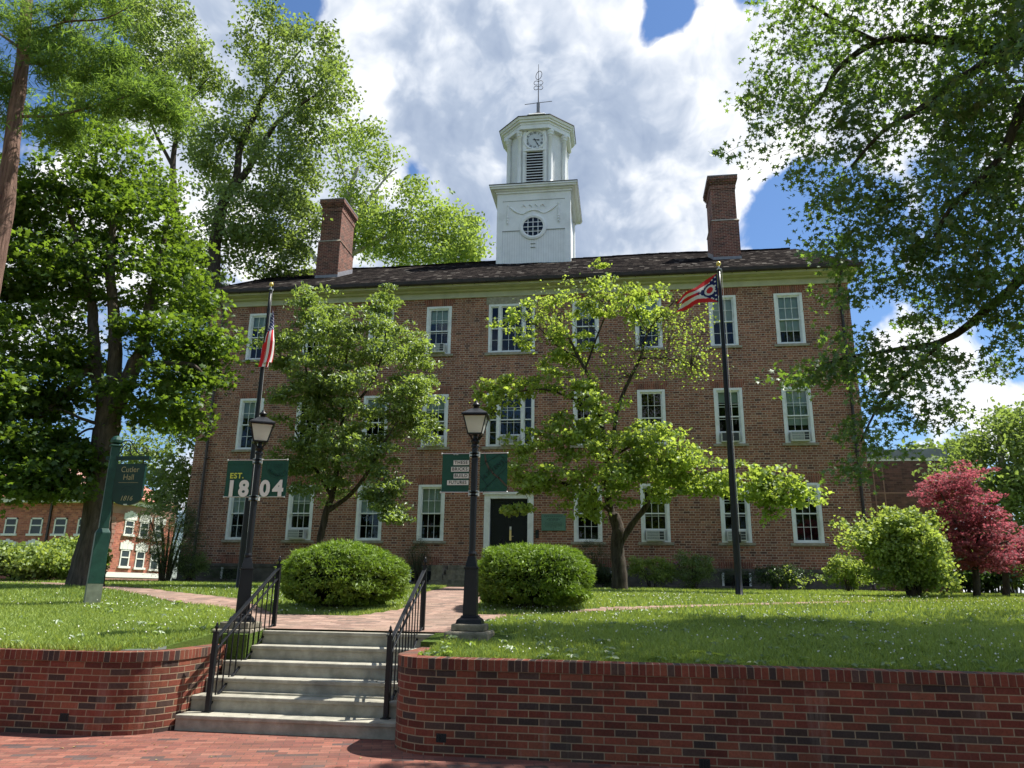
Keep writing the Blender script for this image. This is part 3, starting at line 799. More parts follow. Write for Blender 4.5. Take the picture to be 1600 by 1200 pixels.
def banner(x0, x1, y, z0, z1, label, deco):
    root = empty('banner', ((x0+x1)/2, y, z1)); tag(root, label, 'banner', 'green banners hung on the lamp posts')
    n = 12; V = []; F = []
    for j in range(n+1):
        for i in range(n+1):
            u = i/n; v = j/n
            V.append((x0+(x1-x0)*u, y+.006*math.sin(u*5+v*3)*math.sin(math.pi*v), z0+(z1-z0)*v))
    for j in range(n):
        for i in range(n): F.append((j*(n+1)+i, j*(n+1)+i+1, (j+1)*(n+1)+i+1, (j+1)*(n+1)+i))
    MB().add(V, F).build('cloth', 'banner_green', root, smooth=True)
    w, h = x1-x0, z1-z0
    MB().box(x0, x1, y-.010, y-.0085, z1-.055, z1-.052).build('hem', 'banner_seam', root); MB().box(x0, x1, y-.010, y-.0085, z0+.052, z0+.055).build('hem', 'banner_seam', root)
    deco(root, x0, x1, y-.012, z0, z1, w, h)
    return root
def strip2d(pts, w, y, mb):
    for a, b in zip(pts[:-1], pts[1:]):
        a = np.array(a); b = np.array(b); t = (b-a)/np.linalg.norm(b-a); nn = np.array([-t[1], t[0]])*w/2
        q = [a-nn-t*w*.3, b-nn+t*w*.3, b+nn+t*w*.3, a+nn-t*w*.3]
        mb.add([(p[0], y, p[1]) for p in q], [(0, 1, 2, 3)])
def d_est(root, x0, x1, y, z0, z1, w, h):
    text('lettering', 'EST.', .105, 'banner_yellow', root, (x0+w*.44, y, z0+h*.565), bold=.0025, sx=1.0, space=1.12)
    text('lettering', '1', .295, 'banner_white', root, (x0+w*.27, y, z0+h*.205), bold=.013, sx=.98)
    text('lettering', '8', .295, 'banner_white', root, (x0+w*.76, y, z0+h*.205), bold=.013, sx=.98)
def d_04(root, x0, x1, y, z0, z1, w, h):
    text('lettering', '0', .295, 'banner_white', root, (x0+w*.20, y, z0+h*.205), bold=.013, sx=.98)
    text('lettering', '4', .295, 'banner_white', root, (x0+w*.70, y, z0+h*.205), bold=.013, sx=.98)
    mb = MB(); cx, cz = x0+w*.62, z1-h*.17
    for r, ww in ((.165, .005), (.105, .003), (.06, .003)):
        pts = [(cx+r*math.cos(a), cz+r*math.sin(a)) for a in np.linspace(R(160), R(380), 40)]
        pts = [p for p in pts if p[1] < z1-.005 and p[0] < x1-.004 and p[0] > x0]
        strip2d(pts, ww, y, mb)
    for q in range(-5, 6): strip2d([(cx+q*.009-.012, cz-.03), (cx+q*.009+.012, cz+.03)], .0022, y, mb)
    mb.build('seal_ring', 'banner_dark', root)
    for i, ch in enumerate('UNIVERSITY'):
        a = R(205+i*13.5); r = .135
        if cx+r*math.cos(a) > x1-.02: break
        text('lettering', ch, .042, 'banner_dark', root, (cx+r*math.cos(a), y, cz+r*math.sin(a)), rot=(R(90), -(a+R(90)), 0), bold=.0008)
def d_bricks(root, x0, x1, y, z0, z1, w, h):
    for i, (s, ln) in enumerate((('THESE', .58), ('BRICKS', .66), ('BUILD', .56), ('FUTURES', .79))):
        zc = z0+h*(.76-.172*i)
        MB().box(x1-w*ln, x1-.004, y, y+.002, zc-h*.062, zc+h*.062).build('word_plate', 'banner_white', root)
        text('lettering', s, .060, 'letter_black', root, (x1-w*ln/2-.004, y-.002, zc+.001), bold=.0007, sx=.90 if len(s) > 6 else .98, space=1.12)
    text('lettering', 'EST. 1804', .016, 'banner_white', root, ((x0+x1)/2, y, z1-.015), bold=.0002)
def d_map(root, x0, x1, y, z0, z1, w, h):
    mb = MB(); q = lambda u, v: (x0+w*u, z0+h*v)
    for a, b, ww in (((.02, .42), (.30, .16), .008), ((.30, .16), (.02, .02), .004), ((.30, .16), (.98, .62), .008), ((.30, .16), (.16, 0), .008), ((.02, .66), (.72, .98), .006), ((.72, .98), (.98, .74), .006), ((.3, .55), (.45, .7), .004), ((.55, .35), (.98, .80), .004)):
        strip2d([q(*a), q(*b)], ww, y, mb)
    mb.build('street_lines', 'banner_dark', root)
    m2 = MB(); strip2d([q(.18, .96), q(.22, .78), q(.34, .60), q(.50, .47), q(.70, .36), q(.98, .16)], .022, y+.001, m2); m2.build('river_band', 'banner_brown', root)
    for i, ch in enumerate('ATHENS'):
        text('lettering', ch, .075, 'banner_dark', root, (x0+w*(.20+.125*i), y-.001, z0+h*(.40+.075*i)), rot=(R(90), R(-33), 0), bold=.001)
bz = LR[2]
banner(LR[0]-.43, LR[0]-.065, LR[1]-.02, bz+1.63, bz+2.14, 'green banner reading THESE BRICKS BUILD FUTURES on the right lamp', d_bricks)
banner(LR[0]+.075, LR[0]+.44, LR[1]-.02, bz+1.63, bz+2.14, 'dark green banner with faint street map and ATHENS', d_map)
bz = LL[2]
banner(LL[0]-.44, LL[0]-.065, LL[1]-.02, bz+1.63, bz+2.14, 'green banner reading EST. and 18 on the left lamp', d_est)
banner(LL[0]+.075, LL[0]+.46, LL[1]-.02, bz+1.63, bz+2.14, 'green banner reading 04 under part of a round seal', d_04)

# ================================================================== FLAGPOLES AND FLAGS
def flagpole(x, y, zb, zt, label):
    root = empty('flagpole', (x, y, zb)); tag(root, label, 'flagpole', 'black flagpoles in front of the hall')
    n = 14; prof = [(.075-.04*max(0, (k/n-.25))/.75, zb+(zt-zb-.16)*k/n) for k in range(n+1)]
    MB().lathe(x, y, [(.10, zb-.1), (.10, zb+.02), (.078, zb+.03)]+prof[1:], 14).build('pole', 'black_iron', root, smooth=True)
    MB().lathe(x, y, [(.03, zt-.16), (.05, zt-.15), (.05, zt-.13), (.018, zt-.12), (.018, zt-.05)], 10).box(x-.01, x+.07, y-.012, y+.012, zt-.17, zt-.12).build('truck', 'steel', root)
    MB().lathe(x, y, [(.01, zt-.065)]+[(.06*math.sin(a), zt-.06*math.cos(a)) for a in np.linspace(.3, math.pi-.05, 9)], 14).build('ball_finial', 'gold_ball', root, smooth=True)
    MB().tube([(x+.062, y-.03, zt-.17), (x+.085, y-.04, zb+1.3)], .004, 4).build('halyard', 'flag_white', root)
    MB().box(x+.045, x+.105, y-.04, y+.04, zb+1.12, zb+1.36).build('cleat_box', 'black_iron', root, bevel=.006)
FP = (2.42, 17.0, 9.10); FL = (-8.83, 17.0, 9.08)
flagpole(FP[0], FP[1], float(ground(FP[0], 17)), FP[2], 'tall black flagpole with gold ball on the right lawn')
flagpole(FL[0], FL[1], float(ground(FL[0], 17)), FL[2], 'tall black flagpole with gold ball standing behind the left lamp')

def flag(name, label, P, nu, nv, colour, mats):
    V = []; F = []; mi = []
    for j in range(nv+1):
        for i in range(nu+1): V.append(P(i/nu, j/nv))
    for j in range(nv):
        for i in range(nu):
            c = colour((i+.5)/nu, (j+.5)/nv)
            if c is None: continue
            F.append((j*(nu+1)+i, j*(nu+1)+i+1, (j+1)*(nu+1)+i+1, (j+1)*(nu+1)+i)); mi.append(c)
    mb = MB(); mb.V = [tuple(v) for v in V]; mb.F = F; mb.mi = mi
    o = mb.build(name, mats, None, smooth=True); tag(o, label, 'flag'); return o
# v: 0 top .. 1 bottom, u: 0 hoist .. 1 fly
stars = [(.05, .10), (.055, .26), (.055, .40), (.055, .60), (.05, .75), (.05, .90), (.13, .16), (.15, .82), (.22, .84), (.12, .86), (.30, .28), (.35, .36), (.42, .43), (.42, .57), (.35, .66), (.29, .74), (.20, .22)]
def ohio(u, v):
    top, bot = .16*u+0, 1-.16*u
    # swallow-tail
    if u > .82 and abs(v-.5) < (u-.82)/.18*.34: return None
    if v < top or v > bot: return None
    if u < .5*(1-abs(2*v-1)):
        r = math.hypot((u-.185)*1.5, v-.5)
        if r < .115: return 0
        if r < .19: return 1
        for a, b in stars:
            if math.hypot((u-a)*1.5, v-b) < .030: return 1
        return 2
    vv = (v-top)/(bot-top)
    return 0 if int(vv*5) % 2 == 0 else 1
hx, hz = FP[0]-.06, 8.83
def PO(u, v):
    # blown left and drooping, folded towards the fly
    x = hx-1.0*u; z = hz-.72*v-.62*u**1.2+(.12*(v-.5)*u)+.42*v*u*.55
    y = FP[1]-.05-.22*u+.10*math.sin(7*u+2.5*v)*u+.05*math.sin(15*u-3*v)*u
    z += .035*math.sin(9*u+4*v)*u
    return (x+.03*math.sin(8*v)*u, y, z)
flag('state_flag', 'red white and blue swallow-tailed state flag blowing on the right pole', PO, 110, 76, ohio, ['flag_red', 'flag_white', 'flag_blue'])
def usa(u, v):
    if u < .4 and v < 7/13:
        a, b = u/.4*12, v/(7/13)*10
        if abs(a-round(a)) < .28 and abs(b-round(b)) < .30 and 0 < round(a) < 12 and 0 < round(b) < 10 and (round(a)+round(b)) % 2 == 0: return 1
        return 2
    return 0 if int(v*13) % 2 == 0 else 1
ux, uz = FL[0]+.11, 8.42
def PU(u, v):
    # limp: the fly hangs straight down in deep folds beside the pole
    k = min(1, u*1.6)
    z = uz-(1-.75*k)*v*.60-u*1.48
    spread = .05+.17*k
    x = ux+.02+(.5+.5*math.sin(2*math.pi*1.35*v+1.1*u))*spread-.26*k*k*max(0, v-.35)-.06*u
    y = FL[1]-.13+.10*k*math.cos(2*math.pi*1.35*v+1.1*u)+.03*math.sin(9*u)
    return (x, y, z)
flag('national_flag', 'stars and stripes hanging limp in folds on the left pole', PU, 96, 65, usa, ['flag_red', 'flag_white', 'flag_blue'])

# ================================================================== NAME SIGN
sx_, sy_ = -9.2, 12.5; sg = float(ground(sx_, sy_))
sp = empty('sign_post', (sx_, sy_, sg)); tag(sp, 'square green wooden post with a scrolled bracket arm on the left lawn', 'sign post')
rr = R(42)
pm = MB(); pm.frustum(sx_, sy_, sg-.1, sg+.34, .125, .125, .122, .122, rr); pm.build('post_foot', 'post_foot', sp)
pm = MB(); pm.frustum(sx_, sy_, sg+.34, sg+1.22, .121, .121, .116, .116, rr); pm.frustum(sx_, sy_, sg+1.22, sg+1.30, .116, .116, .076, .076, rr); pm.frustum(sx_, sy_, sg+1.30, sg+2.78, .076, .076, .072, .072, rr)
pm.frustum(sx_, sy_, sg+2.78, sg+2.81, .10, .10, .10, .10, rr)
pm.lathe(sx_, sy_, [(.05, sg+2.81), (.05, sg+2.83), (.10, sg+2.85), (.105, sg+2.90), (.075, sg+2.96), (.02, sg+2.985)], 12)
pm.build('post', 'post_green', sp, bevel=.006)
ar = MB(); ar.box(sx_-.14, sx_+.72, sy_-.04, sy_+.04, sg+2.53, sg+2.60); ar.build('arm', 'sign_green', sp, bevel=.004)
sc = MB()
def scroll(pts, r=.011): sc.tube([(sx_+p[0], sy_, sg+2.60+p[1]) for p in pts], r, 6)
scroll([(.08, .24), (.16, .29), (.26, .29), (.34, .22), (.42, .10), (.50, .03), (.58, .03), (.64, .09), (.62, .15), (.56, .15), (.54, .10)])
scroll([(.06, .02), (.12, .08), (.14, .17), (.20, .24), (.28, .22), (.30, .14), (.25, .10), (.20, .13), (.22, .18)])
scroll([(.36, .01), (.31, .05), (.30, .10)])
sc.build('scroll_bracket', 'black_iron', sp)
sb = empty('name_board', (sx_+.38, sy_, sg+2.5)); tag(sb, 'dark green hanging sign board reading Cutler Hall 1816', 'sign board')
bx0, bx1, bt, bb = sx_+.085, sx_+.665, sg+2.46, sg+1.86
V = []; outline = [(bx0, bt), (bx1, bt), (bx1, bb)]+[((bx0+bx1)/2+.29*math.cos(a)*(.72 if 0 else 1), bb-.15*math.sin(a)) for a in np.linspace(R(22), R(158), 14)]+[(bx0, bb)]
n = len(outline)
for yy in (sy_-.025, sy_+.025): V += [(p[0], yy, p[1]) for p in outline]
MB().add(V, [tuple(range(n))[::-1], tuple(range(n, 2*n))]+[(i, (i+1) % n, n+(i+1) % n, n+i) for i in range(n)]).build('board', 'sign_green', sb)
cxs = (bx0+bx1)/2; yb = sy_-.029
hk = MB()
for hx_ in (bx0+.07, bx1-.07): hk.tube([(hx_, sy_, bt-.01), (hx_, sy_, sg+2.54)], .008, 6)
hk.build('hanger', 'black_iron', sb)
text('lettering', 'Cutler', .145, 'sign_gold', sb, (cxs, yb, bt-.11), ext=.001, sx=.95, bold=-.0005)
text('lettering', 'Hall', .145, 'sign_gold', sb, (cxs-.01, yb, bt-.25), ext=.001, sx=.95, bold=-.0005)
text('lettering', '1816', .125, 'sign_gold', sb, (cxs, yb, bb-.03), ext=.001, shear=.25, bold=-.0005)
mb = MB(); strip2d([(bx0+.10, bt-.345), (bx1-.10, bt-.345)], .005, yb, mb); mb.build('rule_line', 'sign_gold', sb)
mb = MB(); strip2d([(cxs-.11, bt-.47), (cxs-.05, bt-.42), (cxs+.03, bt-.41), (cxs+.11, bt-.46)], .006, yb, mb); strip2d([(cxs-.09, bt-.50), (cxs-.02, bt-.49), (cxs+.06, bt-.51)], .004, yb, mb); mb.build('emblem', 'banner_dark', sb)
mb = MB(); mb.box(cxs-.035, cxs+.035, sy_-.03, sy_+.03, bb-.150, bb-.128); mb.build('bottom_tab', 'far_white', sb)

# ================================================================== THE HALL
W = 26.49; XL, XR = -16.19, 8.21; BC = -3.99; YB = 43.5
FZ = 2.34; ZT = 12.52
hall = empty('brick_hall', (BC, W, 1.66)); tag(hall, 'three-storey brick college hall with white clock tower and two chimneys', 'building')
wins = []   # (x0, z0, width, height, kind, options)
CX = [BC+d for d in (-10.04, -7.70, -5.06, -2.77)]+[BC+.05]+[BC+d for d in (2.83, 5.13, 7.80, 10.11)]
WW = .98
def openings():
    o = []
    for fl, (zb, zt) in enumerate(((3.19, 5.18), (6.55, 8.55), (10.12, 12.05))):
        for c in range(9):
            if c == 4:
                if fl > 0: o.append((CX[4]-.885, CX[4]+.885, zb, zt, 'triple', fl, c))
                else: o.append((CX[4]-.88, CX[4]+.88, 2.50, 4.86, 'door', fl, c))
            else: o.append((CX[c]-WW/2, CX[c]+WW/2, zb, zt, 'single', fl, c))
    return o
OP = openings()
def wall_with_holes(y, x0, x1, z0, z1, ops):
    xs = sorted({x0, x1, *[o[0] for o in ops], *[o[1] for o in ops]}); zs = sorted({z0, z1, *[o[2] for o in ops], *[o[3] for o in ops]})
    mb = MB()
    for a, b in zip(xs[:-1], xs[1:]):
        for c, d in zip(zs[:-1], zs[1:]):
            mx, mz = (a+b)/2, (c+d)/2
            if any(o[0] < mx < o[1] and o[2] < mz < o[3] for o in ops): continue
            mb.add([(a, y, c), (b, y, c), (b, y, d), (a, y, d)], [(0, 1, 2, 3)])
    for o in ops:     # reveals
        a, b, c, d = o[:4]; q = y+.16
        mb.add([(a, y, c), (a, y, d), (a, q, d), (a, q, c)], [(0, 1, 2, 3)]); mb.add([(b, y, c), (b, q, c), (b, q, d), (b, y, d)], [(0, 1, 2, 3)])
        mb.add([(a, y, d), (b, y, d), (b, q, d), (a, q, d)], [(0, 1, 2, 3)]); mb.add([(a, y, c), (a, q, c), (b, q, c), (b, y, c)], [(0, 1, 2, 3)])
    return mb
wb = wall_with_holes(W, XL, XR, FZ, ZT, OP)
wb.add([(XL, W, FZ), (XL, YB, FZ), (XL, YB, ZT), (XL, W, ZT)], [(3, 2, 1, 0)]); wb.add([(XR, W, FZ), (XR, YB, FZ), (XR, YB, ZT), (XR, W, ZT)], [(0, 1, 2, 3)])
wb.add([(XL, YB, FZ), (XR, YB, FZ), (XR, YB, ZT), (XL, YB, ZT)], [(3, 2, 1, 0)])
RZ = 17.72; YR = 35.0
wb.add([(XL, W, ZT), (XL, YB, ZT), (XL, YR, RZ-.25)], [(0, 1, 2)]); wb.add([(XR, W, ZT), (XR, YB, ZT), (XR, YR, RZ-.25)], [(0, 1, 2)])
wb.build('wall', 'hall_brick', hall)
BWX = [CX[3]-.75, CX[5]+.35, CX[7]]
fb = MB(); fb.box(XL-.03, XR+.03, W-.035, YB+.03, 1.2, FZ-.12)
fb.box(XL-.05, XR+.05, W-.06, YB+.05, FZ-.12, FZ+.0)
fb.box(XL-.12, XR+.22, W-.20, YB+.2, 1.2, 1.78)
fb.build('foundation', 'foundation_stone', hall, bevel=.012)
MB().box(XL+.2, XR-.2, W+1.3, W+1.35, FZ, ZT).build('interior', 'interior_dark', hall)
# ---- basement windows, half hidden by planting
for x in (CX[0], CX[2]-.2, CX[3]-.2, CX[5]+.35, CX[7]-.1):
    b = MB(); b.box(x-.47, x-.40, W-.075, W-.03, 1.60, 2.20); b.box(x+.40, x+.47, W-.075, W-.03, 1.60, 2.20)
    p = b.build('basement_window', 'white_paint', hall)
    MB().box(x-.40, x+.40, W-.05, W-.042, 1.60, 2.14).build('glass', 'interior_dark', p)
    a = MB(); n = 15
    for k in range(n):
        u = (k+.5)/n*2-1; q = .31
        x_0 = x+u*.52; dx = .033; tl = u*.11
        a.add([(x_0-dx, W-.004, FZ+.005), (x_0+dx, W-.004, FZ+.005), (x_0+dx+tl, W-.004, FZ+q), (x_0-dx+tl, W-.004, FZ+q)], [(0, 1, 2, 3)])
    a.build('brick_arch', 'arch_brick', p)

# ---- windows: one prototype per kind, then copied with all its pieces
def sash(mb, x0, x1, z0, z1, y, cols, rows, st=.035, mu=.014, d=.035):
    mb.box(x0, x0+st, y, y+d, z0, z1).box(x1-st, x1, y, y+d, z0, z1).box(x0+st, x1-st, y, y+d, z1-st, z1).box(x0+st, x1-st, y, y+d, z0, z0+st*1.2)
    a, b, c, e = x0+st, x1-st, z0+st*1.2, z1-st
    for i in range(1, cols): q = a+(b-a)*i/cols; mb.box(q-mu/2, q+mu/2, y+.006, y+d-.006, c, e)
    for j in range(1, rows): q = c+(e-c)*j/rows; mb.box(a, b, y+.008, y+d-.008, q-mu/2, q+mu/2)
def arch(w, z, hgt=.31, n=15):
    a = MB()
    for k in range(n):
        u0 = k/n*2-1; u1 = (k+1)/n*2-1; g_ = .004
        sp_ = .12
        a.add([(w/2*u0*1.06+g_, -.004, z), (w/2*u1*1.06-g_, -.004, z), (w/2*u1*1.06+sp_*u1-g_, -.004, z+hgt), (w/2*u0*1.06+sp_*u0+g_, -.004, z+hgt)], [(0, 1, 2, 3)])
    return a
def window(h, open_=0., blind=.5, arch_h=.31, w=WW):
    LOCAL[0] = True
    o = MB(); ct = .095
    x0, x1 = -w/2, w/2
    o.box(x0, x0+ct, -.012, .10, 0, h).box(x1-ct, x1, -.012, .10, 0, h).box(x0+ct, x1-ct, -.012, .10, h-ct*.9, h).box(x0+ct, x1-ct, -.012, .12, 0, .055)
    o.box(x0+ct, x0+ct+.025, .02, .13, .055, h-ct*.9).box(x1-ct-.025, x1-ct, .02, .13, .055, h-ct*.9).box(x0+ct+.025, x1-ct-.025, .02, .13, h-ct*.9-.025, h-ct*.9)
    win = o.build('window', 'white_paint')
    a, b = x0+ct+.025, x1-ct-.025; zb, zt = .055, h-ct*.9-.025; mid = zb+(zt-zb)*.5
    s1 = MB(); sash(s1, a, b, mid-.02, zt, .045, 3, 2); s1.build('sash', 'white_paint', win)
    s2 = MB(); sash(s2, a, b, zb+open_, mid+.02+open_, .085, 3, 2 if (blind >= 0 and open_ == 0) or open_ else 2); s2.build('sash', 'white_paint', win)
    MB().add([(a, .066, mid), (b, .066, mid), (b, .066, zt), (a, .066, zt)], [(0, 1, 2, 3)]).add([(a, .104, zb+open_), (b, .104, zb+open_), (b, .104, mid+open_), (a, .104, mid+open_)], [(0, 1, 2, 3)]).build('glass', 'window_glass', win)
    if blind > 0: MB().box(a, b, .135, .14, zt-(zt-zb)*blind, zt+.05).box(a, b, .13, .145, zt-(zt-zb)*blind-.03, zt-(zt-zb)*blind).build('blind', 'blind', win)
    MB().box(x0-.11, x1+.11, -.06, .03, -.095, -.001).build('sill', 'sill_stone', win, bevel=.006)
    if arch_h: arch(w, h+.003, arch_h).build('brick_arch', 'arch_brick', win)
    LOCAL[0] = False
    return win
protos = {}
def place_window(x, z, h, op, bl, ah):
    key = (round(h, 3), op, bl, ah)
    if key in protos: w_ = copy_tree(protos[key], hall)
    else:
        w_ = window(h, op, bl, ah); protos[key] = w_; w_.parent = hall
    w_.matrix_parent_inverse = wm(hall).inverted(); w_.location = (x, W, z)
    return w_
AC = {(0, 1), (0, 6), (0, 7), (1, 3), (1, 7), (1, 8), (2, 3)}
BL = {(0, 0): .5, (0, 1): .5, (0, 2): .5, (0, 3): .5, (0, 5): .0, (0, 6): .0, (0, 7): .0, (0, 8): .2, (1, 0): .33, (1, 1): .0, (1, 2): .3, (1, 3): .3, (1, 5): .0, (1, 6): .0, (1, 7): .2, (1, 8): .66,
      (2, 0): .25, (2, 1): .3, (2, 2): .3, (2, 3): .3, (2, 5): .3, (2, 6): .5, (2, 7): .5, (2, 8): .72}
for o in OP:
    x0, x1, zb, zt, kind, fl, c = o
    if kind != 'single': continue
    place_window((x0+x1)/2, zb, zt-zb, .36 if (fl, c) in AC else 0., BL[(fl, c)], .29 if fl == 2 else .31)
def triple(x, z, h, lintel):
    LOCAL[0] = True
    w = 1.77; o = MB(); x0, x1 = -w/2, w/2
    for a, b in ((x0, x0+.09), (-.50, -.40), (.40, .50), (x1-.09, x1)): o.box(a, b, -.012, .12, 0, h)
    for a, b in ((x0+.09, -.50), (-.40, .40), (.50, x1-.09)): o.box(a, b, -.012, .11, h-.09, h).box(a, b, -.012, .12, 0, .06)
    win = o.build('triple_window', 'white_paint')
    for a, b, cols in ((x0+.09, -.50, 1), (-.40, .40, 3), (.50, x1-.09, 1)):
        mid = h/2; op = .36 if cols == 3 and z < 8 else 0
        s = MB(); sash(s, a, b, mid-.02, h-.09, .045, cols, 2); s.build('sash', 'white_paint', win)
        s = MB(); sash(s, a, b, .06+op, mid+.02+op, .085, cols, 2); s.build('sash', 'white_paint', win)
        MB().add([(a, .066, mid), (b, .066, mid), (b, .066, h-.09), (a, .066, h-.09)], [(0, 1, 2, 3)]).add([(a, .104, .06+op), (b, .104, .06+op), (b, .104, mid+op), (a, .104, mid+op)], [(0, 1, 2, 3)]).build('glass', 'window_glass', win)
    MB().box(x0-.12, x1+.12, -.06, .03, -.11, -.001).build('sill', 'sill_stone', win, bevel=.006)
    if lintel: MB().box(x0-.10, x1+.10, -.02, .03, h+.002, h+.34).build('stone_lintel', 'sill_stone', win, bevel=.006)
    else: arch(w, h+.003, .31, 26).build('brick_arch', 'arch_brick', win)
    LOCAL[0] = False
    win.parent = hall; win.matrix_parent_inverse = wm(hall).inverted(); win.location = (x, W, z)
triple(CX[4], 6.55, 2.0, False); triple(CX[4], 10.12, 1.93, True)

# ---- window air conditioners (each could be lifted out)
ORD = ['first', 'second', 'third', 'fourth', 'middle', 'sixth', 'seventh', 'eighth', 'ninth']; FLN = ['ground-floor', 'second-floor', 'top-floor']
def ac_unit(x, z, label, dark=False, w=.62):
    r = empty('air_conditioner', (x, W, z)); tag(r, label, 'air conditioner', 'window air conditioners of the hall')
    b = MB(); b.box(x-w/2, x+w/2, W-.20, W+.16, z+.03, z+.37); b.build('casing', 'ac_white', r, bevel=.008)
    if dark:
        MB().box(x-w/2+.03, x+w/2-.03, W-.205, W-.199, z+.07, z+.345).build('front_panel', 'ac_dark', r)
        MB().box(x+.02, x+.13, W-.209, W-.205, z+.205, z+.212).build('maker_plate', 'ac_grille', r)
    else:
        MB().box(x-w/2+.03, x+w/2-.20, W-.205, W-.199, z+.08, z+.345).build('grille', 'ac_grille', r)
        MB().box(x+w/2-.18, x+w/2-.03, W-.205, W-.199, z+.08, z+.345).build('vent', 'ac_dark', r)
        s = MB()
        for k in (1, 2): s.box(x-w/2+.03, x+w/2-.03, W-.210, W-.2052, z+.08+k*.088-.006, z+.08+k*.088+.006)
        s.build('louvre_bars', 'ac_white', r)
    MB().box(x-w/2-.09, x-w/2-.001, W+.06, W+.08, z+.06, z+.41).box(x+w/2+.001, x+w/2+.09, W+.06, W+.08, z+.06, z+.41).box(x-w/2, x+w/2, W+.06, W+.08, z+.371, z+.41).build('side_panel', 'ac_white', r)
ZF = (3.19, 6.55, 10.12)
SIDE = {(0, 1): 'white air conditioner in the ground-floor window left of the leafy dogwood trunk',
        (0, 6): 'white air conditioner in the ground-floor window just right of the sparse tree trunk',
        (0, 7): 'white air conditioner behind the right flagpole in the ground-floor window',
        (1, 3): 'white air conditioner in the second-floor window left of the right lamp',
        (1, 7): 'dark-fronted air conditioner behind the right flagpole, second floor',
        (1, 8): 'white air conditioner in the rightmost second-floor window',
        (2, 3): 'white air conditioner in the top-floor window right of the leafy dogwood'}
for (fl, c) in sorted(AC): ac_unit(CX[c]-.02, ZF[fl], SIDE[(fl, c)], (fl, c) == (1, 7))
ac_unit(CX[4], 6.55, 'white air conditioner in the centre light of the second-floor triple window', w=.66)

# ---- door and porch steps
def door():
    x0, x1, zb, zt = CX[4]-.88, CX[4]+.88, 2.50, 4.86
    s = MB(); s.box(x0, x0+.21, W-.05, W+.15, zb, zt-.19).box(x1-.21, x1, W-.05, W+.15, zb, zt-.19).box(x0, x1, W-.05, W+.15, zt-.189, zt)
    s.box(x0-.05, x1+.05, W-.10, W-.049, zt-.05, zt+.04)
    d = s.build('door_surround', 'white_paint', hall, bevel=.006)
    for side, a, b in ((0, x0+.212, CX[4]-.004), (1, CX[4]+.004, x1-.212)):
        lf = MB().box(a, b, W+.08, W+.13, zb, zt-.192).build('door_leaf', 'door_green', hall)
        m_ = MB(); pw = b-a
        for z0, z1 in ((zb+.12, zb+.62), (zb+.72, zb+1.50), (zb+1.60, zb+2.05)):
            for (p, q, r, t) in ((a+.08, b-.08, z0, z0+.02), (a+.08, b-.08, z1-.02, z1), (a+.08, a+.10, z0, z1), (b-.10, b-.08, z0, z1)): m_.box(p, q, W+.068, W+.079, r, t)
        m_.build('door_panel', 'door_green', lf)
        if side == 1:
            h_ = MB(); h_.box(a+.02, a+.09, W+.055, W+.079, zb+.72, zb+1.08); h_.tube([(a+.06, W+.06, zb+.86), (a+.06, W+.02, zb+.86), (a+.17, W+.02, zb+.86)], .011, 6); h_.build('door_handle', 'brass', lf)
            MB().box(a+.02, a+.09, W+.06, W+.079, zb+1.09, zb+1.20).build('lock_plate', 'steel', lf)
door()
ps = empty('porch_steps', (CX[4], W-1.2, 1.66)); tag(ps, 'worn stone porch steps leading up to the dark double door', 'steps')
for k, (hx, y0, z1) in enumerate(((2.35, W-1.75, 1.83), (1.95, W-1.43, 2.0), (1.95, W-1.11, 2.17), (1.95, W-.80, 2.335), (1.4, W-.45, 2.49))):
    MB().box(CX[4]-hx, CX[4]+hx, y0, W-.21 if k < 4 else W-.06, 1.5 if k == 0 else z1-.17, z1).build('step', 'old_concrete', ps, bevel=.01)
for s_ in (-1, 1): MB().box(CX[4]+s_*2.20-.2, CX[4]+s_*2.20+.2, W-1.30, W-.21, 1.832, 2.32).build('cheek_block', 'old_concrete', ps, bevel=.012)
hr = MB(); xh = CX[4]-.35; hr.tube([(xh, W-1.5, 1.83), (xh, W-1.5, 2.62), (xh+.05, W-1.45, 2.70), (xh+.25, W-.5, 3.35), (xh+.25, W-.5, 2.49)], .02, 8)
tag(hr.build('door_handrail', 'black_iron'), 'slim dark handrail in front of the double door', 'handrail')
# plaque and card reader
pq = empty('bronze_plaque', (-2.35, W, 3.54)); tag(pq, 'green bronze plaque with fine text right of the door', 'plaque')
px0, px1, pz0, pz1 = -2.78, -1.93, 3.55, 4.13
MB().box(px0, px1, W-.035, W-.002, pz0, pz1).build('plate', 'plaque_bronze', pq, bevel=.008)
mb = MB(); mb.box(px0+.02, px1-.02, W-.042, W-.036, pz1-.03, pz1-.018).box(px0+.02, px1-.02, W-.042, W-.036, pz0+.018, pz0+.03).box(px0+.02, px0+.032, W-.042, W-.036, pz0+.03, pz1-.03).box(px1-.032, px1-.02, W-.042, W-.036, pz0+.03, pz1-.03); mb.build('rim', 'plaque_bronze', pq)
pl = MB(); z = pz1-.075; xm = (px0+px1)/2
for hw, hh in ((.33, .028), (.33, .0), (.20, .02), (.24, .02), (.17, .016), (0, 0), (.30, .013), (.30, .013), (.31, .013), (.30, .013), (.12, .013)):
    if hh > 0:
        q = xm-hw
        while q < xm+hw-.02:
            ln = random.uniform(.03, .085); pl.box(q, min(q+ln, xm+hw), W-.041, W-.036, z-hh/2, z+hh/2); q += ln+.018
    z -= hh/2+.031
pl.lathe(xm, W-.036, [(.0, 0)], 3) if 0 else None
pl.box(xm-.012, xm+.012, W-.041, W-.036, pz0+.055, pz0+.085)
pl.build('relief_text', 'plaque_letters', pq)
cr = empty('card_reader', (-2.93, W, 3.33)); tag(cr, 'small black card reader box beside the door frame', 'card reader')
